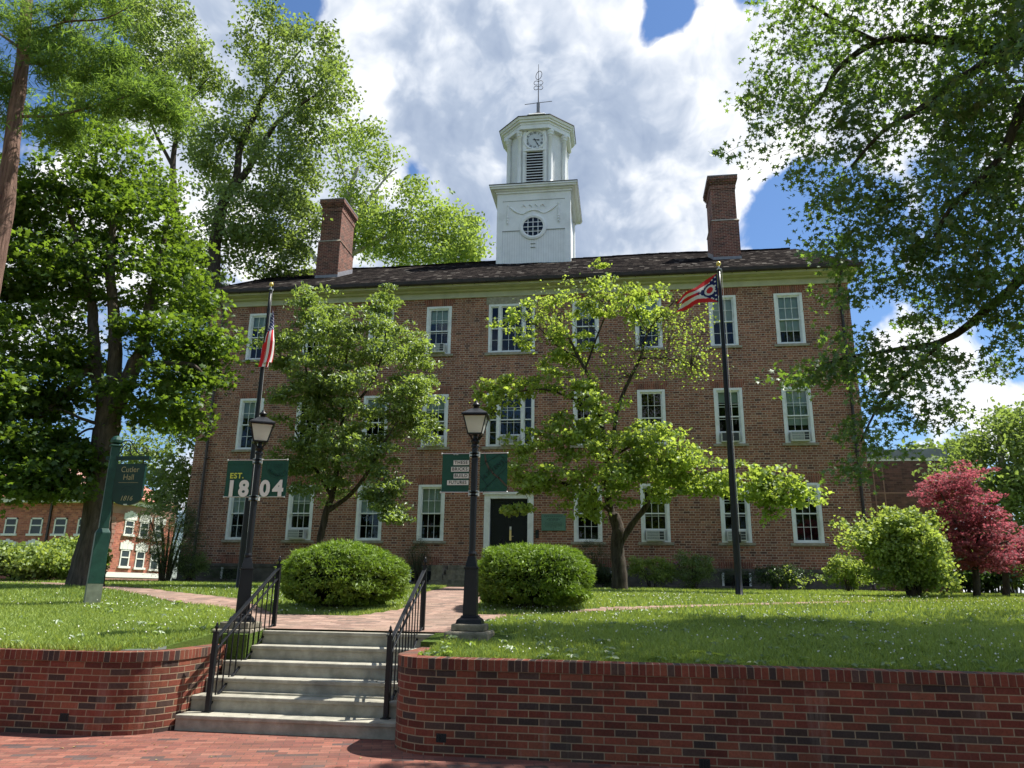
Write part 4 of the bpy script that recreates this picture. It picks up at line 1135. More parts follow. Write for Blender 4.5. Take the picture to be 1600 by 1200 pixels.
MB().box(-2.985, -2.87, W-.05, W-.002, 3.30, 3.58).build('casing', 'letter_black', cr, bevel=.01)
MB().box(-2.955, -2.90, W-.056, W-.051, 3.36, 3.42).build('keypad', 'ac_dark', cr)

# ---- eaves, roof, downpipes
ce = MB()
ce.box(XL-.02, XR+.02, W-.06, W-.002, ZT-.17, ZT+.06)
ce.box(XL-.10, XR+.10, W-.20, W-.002, ZT+.06, ZT+.14)
ce.box(XL-.30, XR+.30, W-.50, W-.002, ZT+.14, ZT+.19)
ce.add([(XL-.30, W-.52, ZT+.19), (XR+.30, W-.52, ZT+.19), (XR+.30, W-.56, ZT+.30), (XL-.30, W-.56, ZT+.30), (XL-.30, W, ZT+.19), (XR+.30, W, ZT+.19), (XR+.30, W, ZT+.30), (XL-.30, W, ZT+.30)], [(0, 1, 2, 3), (4, 7, 6, 5), (0, 4, 5, 1), (1, 5, 6, 2), (0, 3, 7, 4)])
for x0, x1 in ((XL-.30, XL-.002), (XR+.002, XR+.30)): ce.box(x0, x1, W, YB, ZT+.12, ZT+.20)
ce.build('cornice', 'cream_trim', hall, bevel=.008)
gt = MB(); prof = [(-.64, ZT+.24), (-.60, ZT+.20), (-.54, ZT+.20), (-.54, ZT+.34), (-.66, ZT+.36)]
Vg = [(x, W+p[0], p[1]) for x in (XL-.42, XR+.42) for p in prof]; n = len(prof)
gt.add(Vg, [(i, (i+1) % n, n+(i+1) % n, n+i) for i in range(n)]+[tuple(range(n))[::-1], tuple(range(n, 2*n))])
for k in range(30):
    x = XL-.3+k*.86; gt.box(x-.015, x+.015, W-.67, W-.52, ZT+.185, ZT+.199)
gt.build('gutter', 'gutter_metal', hall)
EZ = ZT+.33; EY = W-.62; sl = (RZ-EZ)/(YR-EY)
rm = MB()
xs = np.linspace(XL-.44, XR+.44, 60)
def rz(y): return EZ+sl*(y-EY) if y <= YR else RZ-sl*(y-YR)
for y0, y1 in ((EY, YR), (YR, YB+.62)):
    V = []; UV = []; F = []
    for i, x in enumerate(xs):
        sg_ = .03*math.sin(x*.7)+.015*math.sin(x*2.9)
        V += [(x, y0, rz(y0)), (x, y1, rz(y1)+(sg_ if y1 == YR else 0))]
        if y0 == YR: V[-2] = (x, y0, rz(y0)+sg_)
    for i in range(len(xs)-1):
        F.append((2*i, 2*i+2, 2*i+3, 2*i+1)); l = (YR-EY)*math.hypot(1, sl)
        UV += [xs[i], 0, xs[i+1], 0, xs[i+1], l, xs[i], l]
    rm.add(V, F, UV)
rm.build('roof', 'shingles', hall)
rc = MB()
for k in range(120):
    x = XL-.4+k*.208; rc.box(x, x+.2075, YR-.14, YR+.14, rz(YR)-.06, rz(YR)+.015+.015*random.random()+.03*math.sin(x*.7))
rc.build('ridge_cap', 'shingles', hall)
for x0, x1 in ((XL-.435, XL-.40), (XR+.40, XR+.435)):
    g_ = MB(); V = []
    for x in (x0, x1): V += [(x, EY, EZ-.16), (x, EY, EZ-.01), (x, YR, RZ-.01), (x, YR, RZ-.18), (x, YB+.6, EZ-.01), (x, YB+.6, EZ-.16)]
    g_.add(V, [(0, 1, 2, 3), (3, 2, 4, 5), (9, 8, 7, 6), (11, 10, 8, 9), (0, 3, 9, 6), (3, 5, 11, 9), (0, 6, 7, 1)])
    g_.build('barge_board', 'cream_trim', hall)
def downpipe(x, mat, bend):
    p = MB(); p.tube([(x+bend, W-.56, ZT+.20), (x+bend, W-.50, ZT+.05), (x, W-.11, ZT-.32), (x, W-.09, ZT-.6), (x, W-.09, 5), (x, W-.09, 2.5), (x+.01, W-.14, 2.35), (x+.02, W-.27, 1.75), (x+.02, W-.27, 1.55)], .052, 8)
    for z in (3.4, 6.2, 9.0, 11.3): p.box(x-.07, x+.07, W-.15, W-.004, z, z+.035)
    p.build('downpipe', mat, hall, smooth=False)
downpipe(-15.62, 'copper_pipe', -.12); downpipe(7.90, 'gutter_metal', 0)

# ---- chimneys
def chimney(x0, x1, y0, y1, zt):
    zm = 16.95
    b = MB(); b.box(x0, x1, y0, y1, 14.3, zm)
    i = .055; s0, s1, t0, t1 = x0+i, x1-i, y0+i, y1-i; zs = zt-.62
    # shaft with recessed panels
    d = .10
    b.box(s0+d, s1-d, t0+d, t1-d, zm+.10, zs)
    for a, c in ((s0, s0+.36), (s1-.36, s1)): b.box(a, c, t0, t1, zm+.10, zs-.101)
    L = t1-t0
    for f0, f1 in ((0.001, .2), (.33, .45), (.58, .70), (.82, .999)): b.box(s0-.002, s1+.002, t0+L*f0, t0+L*f1, zm+.10, zs-.101)
    b.box(s0-.003, s1+.003, t0-.003, t1+.003, zs-.10, zs-.001)
    for k, (e, h) in enumerate(((.03, .14), (.0, .10), (.035, .08), (.07, .08), (.105, .18))):
        z0 = zs+sum((.14, .10, .08, .08, .18)[:k]); b.box(s0-e-.004*k, s1+e+.004*k, t0-e-.004*k, t1+e+.004*k, z0+.001*k, z0+h)
    for k in range(9):      # dentils
        y = t0+.05+k*(L-.1)/9; b.box(s0-.03, s1+.03, y, y+.09, zs+.141, zs+.238)
    c = b.build('chimney', 'chimney_brick', hall)
    MB().frustum((x0+x1)/2, (y0+y1)/2, zm, zm+.10, (x1-x0)/2+.03, (y1-y0)/2+.03, (s1-s0)/2+.01, (t1-t0)/2+.01).build('stone_band', 'sill_stone', c)
    MB().box(s0-.13, s1+.13, t0-.13, t1+.13, zt-.045, zt).build('cap_slab', 'lead_flash', c)
    f = MB(); zf = rz(y0)
    f.add([(x0-.012, y0-.012, rz(y0)-.1), (x0-.012, y1, rz(y1)-.1), (x0-.012, y1, rz(y1)+.22), (x0-.012, y0-.012, rz(y0)+.22)], [(3, 2, 1, 0)])
    f.add([(x1+.012, y0-.012, rz(y0)-.1), (x1+.012, y1, rz(y1)-.1), (x1+.012, y1, rz(y1)+.22), (x1+.012, y0-.012, rz(y0)+.22)], [(0, 1, 2, 3)])
    f.add([(x0-.012, y0-.014, rz(y0)-.1), (x1+.012, y0-.014, rz(y0)-.1), (x1+.012, y0-.014, rz(y0)+.12), (x0-.012, y0-.014, rz(y0)+.12)], [(0, 1, 2, 3)])
    f.build('flashing', 'lead_flash', c)
chimney(-13.60, -12.54, 30.2, 31.95, 19.12)
chimney(4.12, 5.25, 30.2, 31.95, 19.12)

# ---- clock tower
TX, TY = -3.98, 35.4; hw = 1.84; y0 = TY-hw
tw = MB(); tw.box(TX-hw+.1, TX+hw-.1, y0+.03, TY+hw, 16.2, 20.75); tower = tw.build('clock_tower', 'board_siding', hall)
def tpart(mb, nm, mat, **k): return mb.build(nm, mat, tower, **k)
for s_ in (-1, 1):
    for ya, yb_ in ((y0, y0+.3), (TY+hw-.3, TY+hw+.02)): tpart(MB().box(TX+s_*(hw-.14)-.14, TX+s_*(hw-.14)+.14, ya, yb_, 16.2, 20.75), 'corner_board', 'tower_paint')
tpart(MB().box(TX-hw+.28, TX+hw-.28, y0+.004, y0+.03, 20.35, 20.75), 'frieze_board', 'tower_paint')
t = MB(); t.box(TX-hw+.28, TX+hw-.28, y0+.012, y0+.029, 18.72, 20.35); tpart(t, 'smooth_panel', 'tower_paint')
tpart(MB().box(TX-hw+.28, TX+hw-.28, y0-.004, y0+.02, 18.695, 18.725), 'panel_moulding', 'ac_grille'); tpart(MB().box(TX-hw+.28, TX+hw-.28, y0-.004, y0+.008, 20.335, 20.36), 'panel_moulding', 'ac_grille')
def ring(cx, cz, y, ri, ro, d, n=36):
    mb = MB(); V = []
    for a in np.linspace(0, 2*math.pi, n, endpoint=False):
        c, s = math.cos(a), math.sin(a)
        V += [(cx+ri*c, y+.02, cz+ri*s), (cx+ri*c, y-d*.6, cz+ri*s), (cx+(ri+ro)/2*c, y-d, cz+(ri+ro)/2*s), (cx+ro*c, y-d*.5, cz+ro*s), (cx+ro*c, y+.02, cz+ro*s)]
    F = []
    for i in range(n):
        j = (i+1) % n
        for k in range(4): F.append((5*i+k, 5*i+k+1, 5*j+k+1, 5*j+k))
    return mb.add(V, F)
def disc(cx, cz, y, r, n=36):
    return MB().add([(cx+r*math.cos(a), y, cz+r*math.sin(a)) for a in np.linspace(0, 2*math.pi, n, endpoint=False)], [tuple(range(n))])
wz = 18.88; wx = TX-.02
tpart(ring(wx, wz, y0, .50, .68, .07), 'round_frame', 'tower_paint')
tpart(disc(wx, wz, y0-.004, .505), 'round_glass', 'window_glass'); tpart(disc(wx, wz, y0+.005, .52), 'window_back', 'interior_dark')
mu = MB()
for q in (-.25, 0, .25):
    h_ = math.sqrt(.50**2-q*q); mu.box(wx+q-.016, wx+q+.016, y0-.03, y0-.006, wz-h_, wz+h_); mu.box(wx-h_, wx+h_, y0-.027, y0-.008, wz+q-.016, wz+q+.016)
tpart(mu, 'glazing_bars', 'tower_paint')
sw = MB(); pts = []
for u in np.linspace(-1, 1, 41):
    z = 20.05-.38*math.sin(abs(u)*math.pi*.95)**1.2*(.3+.7*abs(u)**.3) if abs(u) > .42 else None
    if z is None: z = 19.62+.22*math.cos(u/.42*math.pi/2) if 0 else 19.60+.20*math.cos(u/.42*math.pi/2)
    else: z = 20.02-.42*math.sin((1-abs(u))/.58*math.pi/2)
    pts.append((wx+u*1.18, y0-.01, z))
sw.tube(pts, [.022+.028*math.sin(math.pi*abs(math.sin(i/40*math.pi*2))) for i in range(41)], 6)
tpart(sw, 'garland', 'tower_paint', smooth=True)
dr = MB()
for s_ in (-1, 1):
    x = wx+s_*1.27
    dr.lathe(x, y0-.01, [(.02, 20.12), (.06, 20.10), (.03, 20.0), (.05, 19.85), (.05, 19.5), (.075, 19.42), (.04, 19.36), (.075, 19.28), (.04, 19.22), (.065, 19.14), (.02, 19.05)], 8)
for k, (a, b) in enumerate(((-.60, -.35), (-.22, -.06), (.06, .22), (.35, .60))):
    s_ = -1 if a < 0 else 1
    dr.tube([(wx+a, y0-.01, 19.98+(.1 if k in (1, 2) else 0)), (wx+(a+b)/2, y0-.02, 20.10), (wx+b, y0-.01, 19.96)], [.01, .03, .012], 5)
tpart(dr, 'bow_drops', 'tower_paint')
mk = MB(); mk.box(wx-.12, wx+.12, y0-.012, y0+.03, 17.97, 17.995).box(wx-.12, wx+.12, y0-.012, y0+.03, 17.77, 17.795); tpart(mk, 'cleats', 'ac_grille')
c = MB()
for e, z0, z1 in ((.06, 20.75, 20.86), (.14, 20.86, 20.93), (.30, 20.93, 21.02), (.36, 21.02, 21.10)): c.box(TX-hw-e, TX+hw+e, TY-hw-e, TY+hw+e, z0, z1)
tpart(c, 'tower_cornice', 'tower_paint')
c = MB(); c.frustum(TX, TY, 21.10, 21.14, hw+.38, hw+.38, hw+.38, hw+.38); c.frustum(TX, TY, 21.14, 21.32, hw+.36, hw+.36, hw-.2, hw-.2); tpart(c, 'skirt_roof', 'gutter_metal')
# octagonal belfry
Rb = 1.50; ZB0, ZB1 = 21.2, 24.85; rot8 = math.pi/8
def octo(mb, r, z0, z1, r2=None):
    r2 = r if r2 is None else r2; k = 1/math.cos(math.pi/8)
    return mb.lathe(TX, TY, [(r*k, z0), (r2*k, z1)], 8, rot8)
tpart(octo(MB(), Rb, ZB0, ZB1), 'belfry', 'clap_siding')
cb = MB(); k8 = 1/math.cos(math.pi/8)
pil = MB(); vol = MB()
for i in range(8):
    a = rot8+i*math.pi/4
    # the chamfer faces carry paired round columns at their edges
for i in range(8):
    am = i*math.pi/4      # face centre angles
    nx_, ny_ = math.cos(am), math.sin(am); tx_, ty_ = -ny_, nx_
    half = Rb*math.tan(math.pi/8)
    if i % 2 == 0:         # main faces: flat pilasters
        for s_ in (-1, 1):
            for (o0, o1, dd) in ((half-.20, half-.03, .05),):
                V = []
                for z in (ZB0, ZB1-.35):
                    for (tt, rr_) in ((o0, 0), (o1, 0), (o1, dd), (o0, dd)): V.append((TX+nx_*(Rb+rr_)+tx_*s_*tt, TY+ny_*(Rb+rr_)+ty_*s_*tt, z))
                pil.add(V, [(3, 2, 1, 0), (4, 5, 6, 7), (0, 1, 5, 4), (1, 2, 6, 5), (2, 3, 7, 6), (3, 0, 4, 7)])
    else:
        for s_ in (-1, 1):
            x = TX+nx_*(Rb+.08)+tx_*s_*(half-.16); y = TY+ny_*(Rb+.08)+ty_*s_*(half-.16)
            colm = MB(); vol = MB()
            colm.lathe(x, y, [(.15, ZB0), (.15, ZB0+.34), (.12, ZB0+.38), (.115, ZB0+.42), (.118, ZB0+1.6), (.10, ZB1-.72), (.13, ZB1-.70), (.11, ZB1-.66)], 14)
            vol.lathe(x, y, [(.11, ZB1-.655), (.17, ZB1-.60), (.14, ZB1-.52), (.19, ZB1-.44), (.19, ZB1-.36)], 10)
            for q in (-1, 1):
                cx_, cy_ = x+tx_*q*.13+nx_*.10, y+ty_*q*.13+ny_*.10
                P_ = [(cx_+tx_*.055*math.cos(b_)*(1-b_/14), cy_+ty_*.055*math.cos(b_)*(1-b_/14), ZB1-.50+.055*math.sin(b_)*(1-b_/14)) for b_ in np.linspace(0, 9, 18)]
                vol.tube(P_, .014, 4)
            tpart(colm, 'column', 'tower_paint', smooth=True); tpart(vol, 'capital', 'tower_paint')
tpart(pil, 'pilaster_strips', 'tower_paint')
c = MB(); octo(c, Rb+.24, ZB1-.34, ZB1-.10); octo(c, Rb+.27, ZB1-.10, ZB1+.02); octo(c, Rb+.36, ZB1+.02, ZB1+.12); octo(c, Rb+.42, ZB1+.12, ZB1+.24, Rb+.47); tpart(c, 'belfry_cornice', 'tower_paint')
c = MB(); octo(c, Rb+.50, ZB1+.24, ZB1+.28); octo(c, Rb+.47, ZB1+.28, ZB1+.75, 1.05); tpart(c, 'belfry_roof', 'gutter_metal')
c = MB(); octo(c, .95, ZB1+.72, ZB1+1.02); octo(c, 1.03, ZB1+1.02, ZB1+1.10, .95); tpart(c, 'roof_collar', 'tower_paint')
c = MB(); octo(c, .92, ZB1+1.101, ZB1+1.75, .12); tpart(c, 'dome_cap', 'gutter_metal')
# louvre, clock
yf = TY-Rb
lv = MB(); lw = .50; l0, l1 = ZB0+.15, 23.28
tpart(MB().box(TX-lw, TX+lw, yf-.012, yf-.004, l0, l1), 'louvre_back', 'interior_dark')
n = 12
for k in range(n):
    z = l0+.04+(l1-l0-.06)*k/n; lv.add([(TX-lw, yf-.085, z), (TX+lw, yf-.085, z), (TX+lw, yf-.015, z+.07), (TX-lw, yf-.015, z+.07), (TX-lw, yf-.085, z+.022), (TX+lw, yf-.085, z+.022), (TX+lw, yf-.015, z+.092), (TX-lw, yf-.015, z+.092)], [(0, 3, 2, 1), (4, 5, 6, 7), (0, 1, 5, 4), (3, 7, 6, 2)])
tpart(lv, 'louvre_slats', 'tower_paint')
t = MB(); t.box(TX-lw-.09, TX-lw, yf-.10, yf, l0-.1, l1+.02).box(TX+lw, TX+lw+.09, yf-.10, yf, l0-.1, l1+.02).box(TX-lw-.10, TX+lw+.10, yf-.12, yf, l1+.02, l1+.11); tpart(t, 'louvre_frame', 'tower_paint')
kz = 23.98; kr = .50
tpart(ring(TX, kz, yf, kr, kr+.12, .10), 'clock_rim', 'tower_paint')
tpart(disc(TX, kz, yf-.02, kr+.01), 'clock_face', 'clock_white')
for i, s in enumerate(('XII', 'I', 'II', 'III', 'IIII', 'V', 'VI', 'VII', 'VIII', 'IX', 'X', 'XI')):
    a = R(90-30*i); r = kr*.80
    text('numeral', s, .17, 'letter_black', tower, (TX+r*math.cos(a), yf-.026, kz+r*math.sin(a)), rot=(R(90), -(a-R(90)), 0), bold=.002, sx=.75 if len(s) > 2 else 1)
def hand(ang, L, w, nm, y):
    a = R(90-ang); c, s = math.cos(a), math.sin(a); p = lambda u, v: (TX+c*u-s*v, y, kz+s*u+c*v)
    MB().add([p(-.10, -w*.5), p(L*.35, -w*.5), p(L*.72, -w), p(L, 0), p(L*.72, w), p(L*.35, w*.5), p(-.10, w*.5)], [tuple(range(7))]).build(nm, 'letter_black', tower)
hand(98, .27, .04, 'hour_hand', yf-.035); hand(152, .42, .03, 'minute_hand', yf-.04)
disc(TX, kz, yf-.045, .04, 12).build('clock_hub', 'letter_black', tower)
# vane
v = MB(); zt0 = ZB1+1.5; v.box(TX-.085, TX+.085, TY-.085, TY+.085, zt0, zt0+.9); tpart(v, 'vane_post', 'lead_flash')
v = MB(); zz = zt0+.9; v.tube([(TX, TY, zz), (TX, TY, zz+2.5)], [.03, .012], 6); v.tube([(TX-.75, TY, zz-.02), (TX, TY, zz+.03), (TX+.75, TY, zz+.06)], .018, 5)
def curl(cx, cz, r, a0, a1, sx=1, sq=1.): return [(TX+(cx+r*math.cos(a)*sq)*sx, TY, cz+r*math.sin(a)) for a in np.linspace(a0, a1, 18)]
v.tube([(TX+.16*math.cos(a)+.02+.10*math.sin(a)*.5, TY, zz+1.78+.27*math.sin(a)) for a in np.linspace(0, 2*math.pi, 26)], .017, 5)
for s_ in (-1, 1):
    v.tube(curl(.12, zz+1.30, .13, R(-120), R(150), s_), .016, 5); v.tube(curl(.13, zz+.98, .12, R(150), R(-150), s_), .016, 5)
tpart(v, 'weather_vane', 'gutter_metal')

# ================================================================== NEIGHBOURING BUILDINGS
def wall_frame(A, B):
    """unit vectors along a wall from A to B and outward (viewer side)"""
    t = np.array([B[0]-A[0], B[1]-A[1]]); L = np.linalg.norm(t); t /= L
    return t, np.array([t[1], -t[0]]), L
def wbox(mb, A, t, n_, u0, u1, d0, d1, z0, z1):
    V = [(A[0]+t[0]*u+n_[0]*d, A[1]+t[1]*u+n_[1]*d, z) for u in (u0, u1) for d in (d0, d1) for z in (z0, z1)]
    return mb.add(V, [(0, 1, 3, 2), (4, 6, 7, 5), (0, 4, 5, 1), (2, 3, 7, 6), (0, 2, 6, 4), (1, 5, 7, 3)])
def far_window(A, t, n_, u, z, w, h, parent, crown=True):
    f = MB(); wbox(f, A, t, n_, u-w/2, u-w/2+.12, .0, .06, z, z+h); wbox(f, A, t, n_, u+w/2-.12, u+w/2, .0, .06, z, z+h); wbox(f, A, t, n_, u-w/2, u+w/2, .0, .06, z+h-.12, z+h)
    wbox(f, A, t, n_, u-w/2, u+w/2, 0, .07, z+h*.48, z+h*.48+.10); wbox(f, A, t, n_, u-w/2-.15, u+w/2+.15, 0, .16, z-.18, z)
    if crown:
        for k in range(5):
            a = (k-2)/2; hh = .55+.22*(1-abs(a)); c_ = u+a*(w/2+.02); wbox(f, A, t, n_, c_-.16, c_+.16+.06*a, .0, .08+.01*(k % 2), z+h, z+h+hh)
    o = f.build('window', 'far_white', parent)
    q = MB(); wbox(q, A, t, n_, u-w/2+.12, u+w/2-.12, .005, .02, z, z+h-.12); q.build('glass', 'far_glass', o)
def P2(px, py, Y): p = at(px, py, Y); return np.array([p[0], p[1]]), p[2]
wing = empty('brick_wing', (-33, 42, 1.5)); tag(wing, 'red brick building with red tile roof seen beyond the left tree trunk', 'building')
# main front
A, _ = P2(-260, 860, 58); B, _ = P2(166, 860, 58); t, n_, L = wall_frame(A, B)
zE = at(80, 786, 58)[2]; z2 = at(80, 905, 58)[2]
m_ = MB(); wbox(m_, A, t, n_, 0, L-.003, -7.4, 0, 1.0, zE); wa = m_.build('wall', 'far_brick', wing)
m_ = MB(); wbox(m_, A, t, n_, -.8, L+.7, -8.2, .8, zE, zE+.40); m_.build('cornice', 'far_white', wing)
zR = at(80, 730, 62)[2]
def hip(A, t, n_, u0, u1, d0, d1, z0, z1, ins):
    V = [(u0, d1, z0), (u1, d1, z0), (u1, d0, z0), (u0, d0, z0), (u0+ins, (d0+d1)/2, z1), (u1-ins, (d0+d1)/2, z1)]
    W_ = [(A[0]+t[0]*u+n_[0]*d, A[1]+t[1]*u+n_[1]*d, z) for u, d, z in V]
    return MB().add(W_, [(0, 1, 5, 4), (1, 2, 5), (2, 3, 4, 5), (3, 0, 4)])
def ribs(A, t, n_, u0, u1, d1, z0, z1, dmid, ins, parent):
    r = MB(); k = int((u1-u0)/.42)
    for i in range(k):
        u = u0+.2+i*.42
        f = min(1, (u-u0)/ins, (u1-u)/ins)
        p0 = (A[0]+t[0]*u+n_[0]*d1, A[1]+t[1]*u+n_[1]*d1, z0+.06); q = d1+(dmid-d1)*f
        p1 = (A[0]+t[0]*u+n_[0]*q, A[1]+t[1]*u+n_[1]*q, z0+(z1-z0)*f+.06)
        if f > .05: r.tube([p0, p1], .085, 4)
    r.build('tile_ribs', 'tile_rib_sunlit', parent)
rf = hip(A, t, n_, -1.5, L+1.1, -8.6, 1.2, zE+.40, zR, 4.6).build('roof', 'red_tile', wing)
ribs(A, t, n_, -1.5, L+1.1, 1.2, zE+.40, zR, -3.7, 4.6, rf)
ribs((A[0]+t[0]*(L+.8)-n_[0]*5.4, A[1]+t[1]*(L+.8)-n_[1]*5.4), (-n_[0], -n_[1]), (t[0], t[1]), -6.3, 0, 0, zE+.28, zR, -3.0, 3.15, rf) if 0 else None
for px in (-60, 10, 50, 88, 125):
    u = np.dot(P2(px, 860, 58)[0]-A, t); za = at(80, 834, 58)[2]
    far_window(A, t, n_, u, za, 1.15, at(80, 809, 58)[2]-za, wing, False)
    za = at(80, 882, 58)[2]; far_window(A, t, n_, u, za, 1.15, at(80, 857, 58)[2]-za, wing)
m_ = MB(); u = np.dot(P2(70, 860, 58)[0]-A, t); wbox(m_, A, t, n_, u-.08, u+.08, .01, .15, 1.4, zE); m_.build('downpipe', 'gutter_metal', wing)
# its right-hand side wall, turned to the sun
A2, _ = P2(167, 860, 58); B2, _ = P2(268, 860, 65.5); t2, n2, L2 = wall_frame(A2, B2)
zE2 = zE; blk = wing
m_ = MB(); wbox(m_, A2, t2, n2, 0, L2, -7.4, 0, 1.0, zE2-.002); m_.build('wall', 'far_brick', blk)
m_ = MB(); wbox(m_, A2, t2, n2, -.05, L2+.05, -.1, .10, 2.1, 2.5); m_.build('belt_course', 'far_white', blk)
m_ = MB(); wbox(m_, A2, t2, n2, -.04, L2+.04, -.1, .06, 1.0, 2.1); wbox(m_, A2, t2, n2, -.04, L2+.04, -.1, .04, zE2-.8, zE2-.01)
for k in range(int((zE2-3.2)/.36)): wbox(m_, A2, t2, n2, -.05, .38+.14*(k % 2), -.3, .05, 2.36+k*.36, 2.36+k*.36+.31)
m_.build('quoins', 'far_stone', blk)
for px in (196, 220, 243):
    # intersect the view line with the receding wall
    d = at(px, 860, 1.0)[:2]; M2 = np.array([[t2[0], -d[0]], [t2[1], -d[1]]]); u, yy = np.linalg.solve(M2, -A2)
    z0, z1 = at(px, 834+(px-193)*.15, yy)[2], at(px, 812+(px-193)*.15, yy)[2]
    far_window(A2, t2, n2, u, z0, 1.05, z1-z0, blk)
    z0, z1 = at(px-6, 884+(px-193)*.1, yy)[2], at(px-6, 858+(px-193)*.1, yy)[2]
    far_window(A2, t2, n2, u, z0, 1.05, z1-z0, blk)

mod = empty('modern_building', (20, 55, 1.5)); tag(mod, 'flat-roofed dark brick building with grey parapet right of the hall', 'building')
A, _ = P2(1250, 800, 55); B, _ = P2(1488, 800, 55); t, n_, L = wall_frame(A, B)
zt_, zm_, zw_ = at(1430, 702, 55)[2], at(1430, 716, 55)[2], at(1430, 720, 55)[2]
m_ = MB(); wbox(m_, A, t, n_, 0, L, -20, 0, 1.0, zw_); m_.build('wall', 'modern_brick', mod)
m_ = MB(); wbox(m_, A, t, n_, -.1, L+.15, -20, .1, zm_, zt_); m_.build('parapet', 'parapet_metal', mod)
m_ = MB(); wbox(m_, A, t, n_, -.1, L+.08, -20, .05, zw_, zm_); m_.build('parapet_trim', 'far_white', mod)
m_ = MB()
for px in (1371, 1386): u = np.dot(P2(px, 800, 55)[0]-A, t); wbox(m_, A, t, n_, u-.04, u+.04, 0, .02, 1.2, zw_)
z = at(1430, 770, 55)[2]; wbox(m_, A, t, n_, 0, L, 0, .018, z-.05, z+.05); m_.build('joint_lines', 'far_stone', mod)

# ================================================================== TREES
def tree(name, label, base, limbs, lobes, dens, bark, leaf, size, per, spread, group=None, dz=0, lname='crown', cat='tree', **k):
    root = empty(name, base); tag(root, label, cat, group)
    T = sample_lobes(lobes, dens)
    g_ = ground(T[:, 0], T[:, 1]); T = T[T[:, 2] > g_+.15]
    nt_, nl = grow(root, limbs, T, bark, lname, leaf, size, per, spread, **k)
    print(name, 'twigs', nt_, 'leaves', nl)
    return root
def gb(x, Y, sink=.15):   # trunk foot at world X,Y
    return np.array([x, Y, float(ground(x, Y))-sink])
A3 = at
# --- big sweetgum at the right, trunk outside the frame
Y0 = 12.8
tb = gb(8.6, 13.2)
fork = A3(1640, 75, Y0)
limbs = [([tb, (8.5, 13.2, 4.0), (8.2, 13.0, 7.0), (7.9, 12.9, 9.6), (7.8, 12.6, 13.0), (8.0, 12.4, 16.0)], [.42, .33, .29, .24, .13, .05]),
         ([(8.3, 13.1, 6.3), fork, A3(1560, 78, 12.7), A3(1450, 62, 12.6), A3(1372, 66, 12.5), A3(1312, 105, 12.4), A3(1285, 150, 12.4), A3(1255, 185, 12.3)], [.20, .15, .12, .09, .07, .045, .035, .02]),
         ([A3(1372, 66, 12.5), A3(1320, 40, 12.3), A3(1270, 10, 12.2), A3(1230, -10, 12.2)], [.05, .04, .028, .015]),
         ([fork, A3(1560, 90, 12.2), A3(1500, 125, 12.0), A3(1430, 175, 11.8), A3(1380, 205, 11.8), A3(1330, 260, 11.9)], [.12, .10, .07, .05, .035, .02]),
         ([(8.3, 13.1, 5.6), A3(1640, 150, 11.5), A3(1560, 250, 11.2), A3(1490, 320, 11.4), A3(1460, 370, 11.5)], [.14, .10, .06, .04, .02]),
         ([(8.4, 13.1, 4.6), A3(1650, 420, 12.5), A3(1560, 470, 12.6), A3(1480, 530, 12.7), A3(1390, 548, 12.8), A3(1320, 560, 12.9), A3(1260, 580, 12.9)], [.16, .10, .075, .055, .04, .03, .015]),
         ([A3(1480, 530, 12.7), A3(1410, 590, 12.6), A3(1370, 640, 12.5), A3(1345, 690, 12.4)], [.04, .03, .02, .012]),
         ([fork, (7.2, 11.5, 11.5), (6.0, 10.4, 13.4), (5.0, 9.8, 14.6)], [.12, .10, .06, .03])]
lobes = [lobe(1500, 60, 12.5, 150, 85, 1.6), lobe(1350, 60, 12.5, 120, 70, 1.2), lobe(1235, 35, 12.4, 62, 40, .8), lobe(1232, 120, 12.4, 60, 40, .8), lobe(1165, 172, 12.4, 48, 26, .5), lobe(1175, 240, 12.3, 45, 32, .5),
         lobe(1290, 190, 12.4, 90, 55, 1.0), lobe(1420, 210, 12.0, 110, 70, 1.4), lobe(1250, 300, 12.4, 50, 38, .6), lobe(1330, 320, 12.2, 75, 60, 1.0), lobe(1450, 330, 11.6, 110, 80, 1.3), lobe(1560, 230, 11.4, 100, 110, 1.3),
         lobe(1570, 400, 11.6, 80, 110, 1.2), lobe(1300, 395, 12.4, 45, 40, .6), lobe(1380, 420, 12.5, 70, 45, .8), lobe(1480, 460, 12.3, 90, 60, 1.0), lobe(1570, 530, 12.4, 60, 55, .9),
         lobe(1325, 470, 12.7, 34, 45, .5), lobe(1285, 580, 12.9, 62, 30, .5), lobe(1235, 592, 12.9, 34, 17, .35), lobe(1360, 570, 12.7, 60, 35, .6), lobe(1450, 570, 12.5, 60, 45, .7), lobe(1400, 630, 12.5, 50, 38, .5), lobe(1345, 665, 12.5, 30, 34, .4), lobe(1350, 735, 12.4, 46, 18, .4), lobe(1480, 640, 12.4, 34, 32, .4), lobe(1330, 525, 12.8, 26, 22, .4), lobe(1355, 700, 12.4, 34, 16, .3)]
tree('sweetgum_tree', 'large star-leaved tree overhanging from the right edge above the shaded lawn', tb, limbs, lobes, 6.2, 'bark_dark', 'leaf_sweetgum', .118, 44, .37, shape='star', flat=.55, up=.55, droop=.45, gap=.10, twig_r=.006)
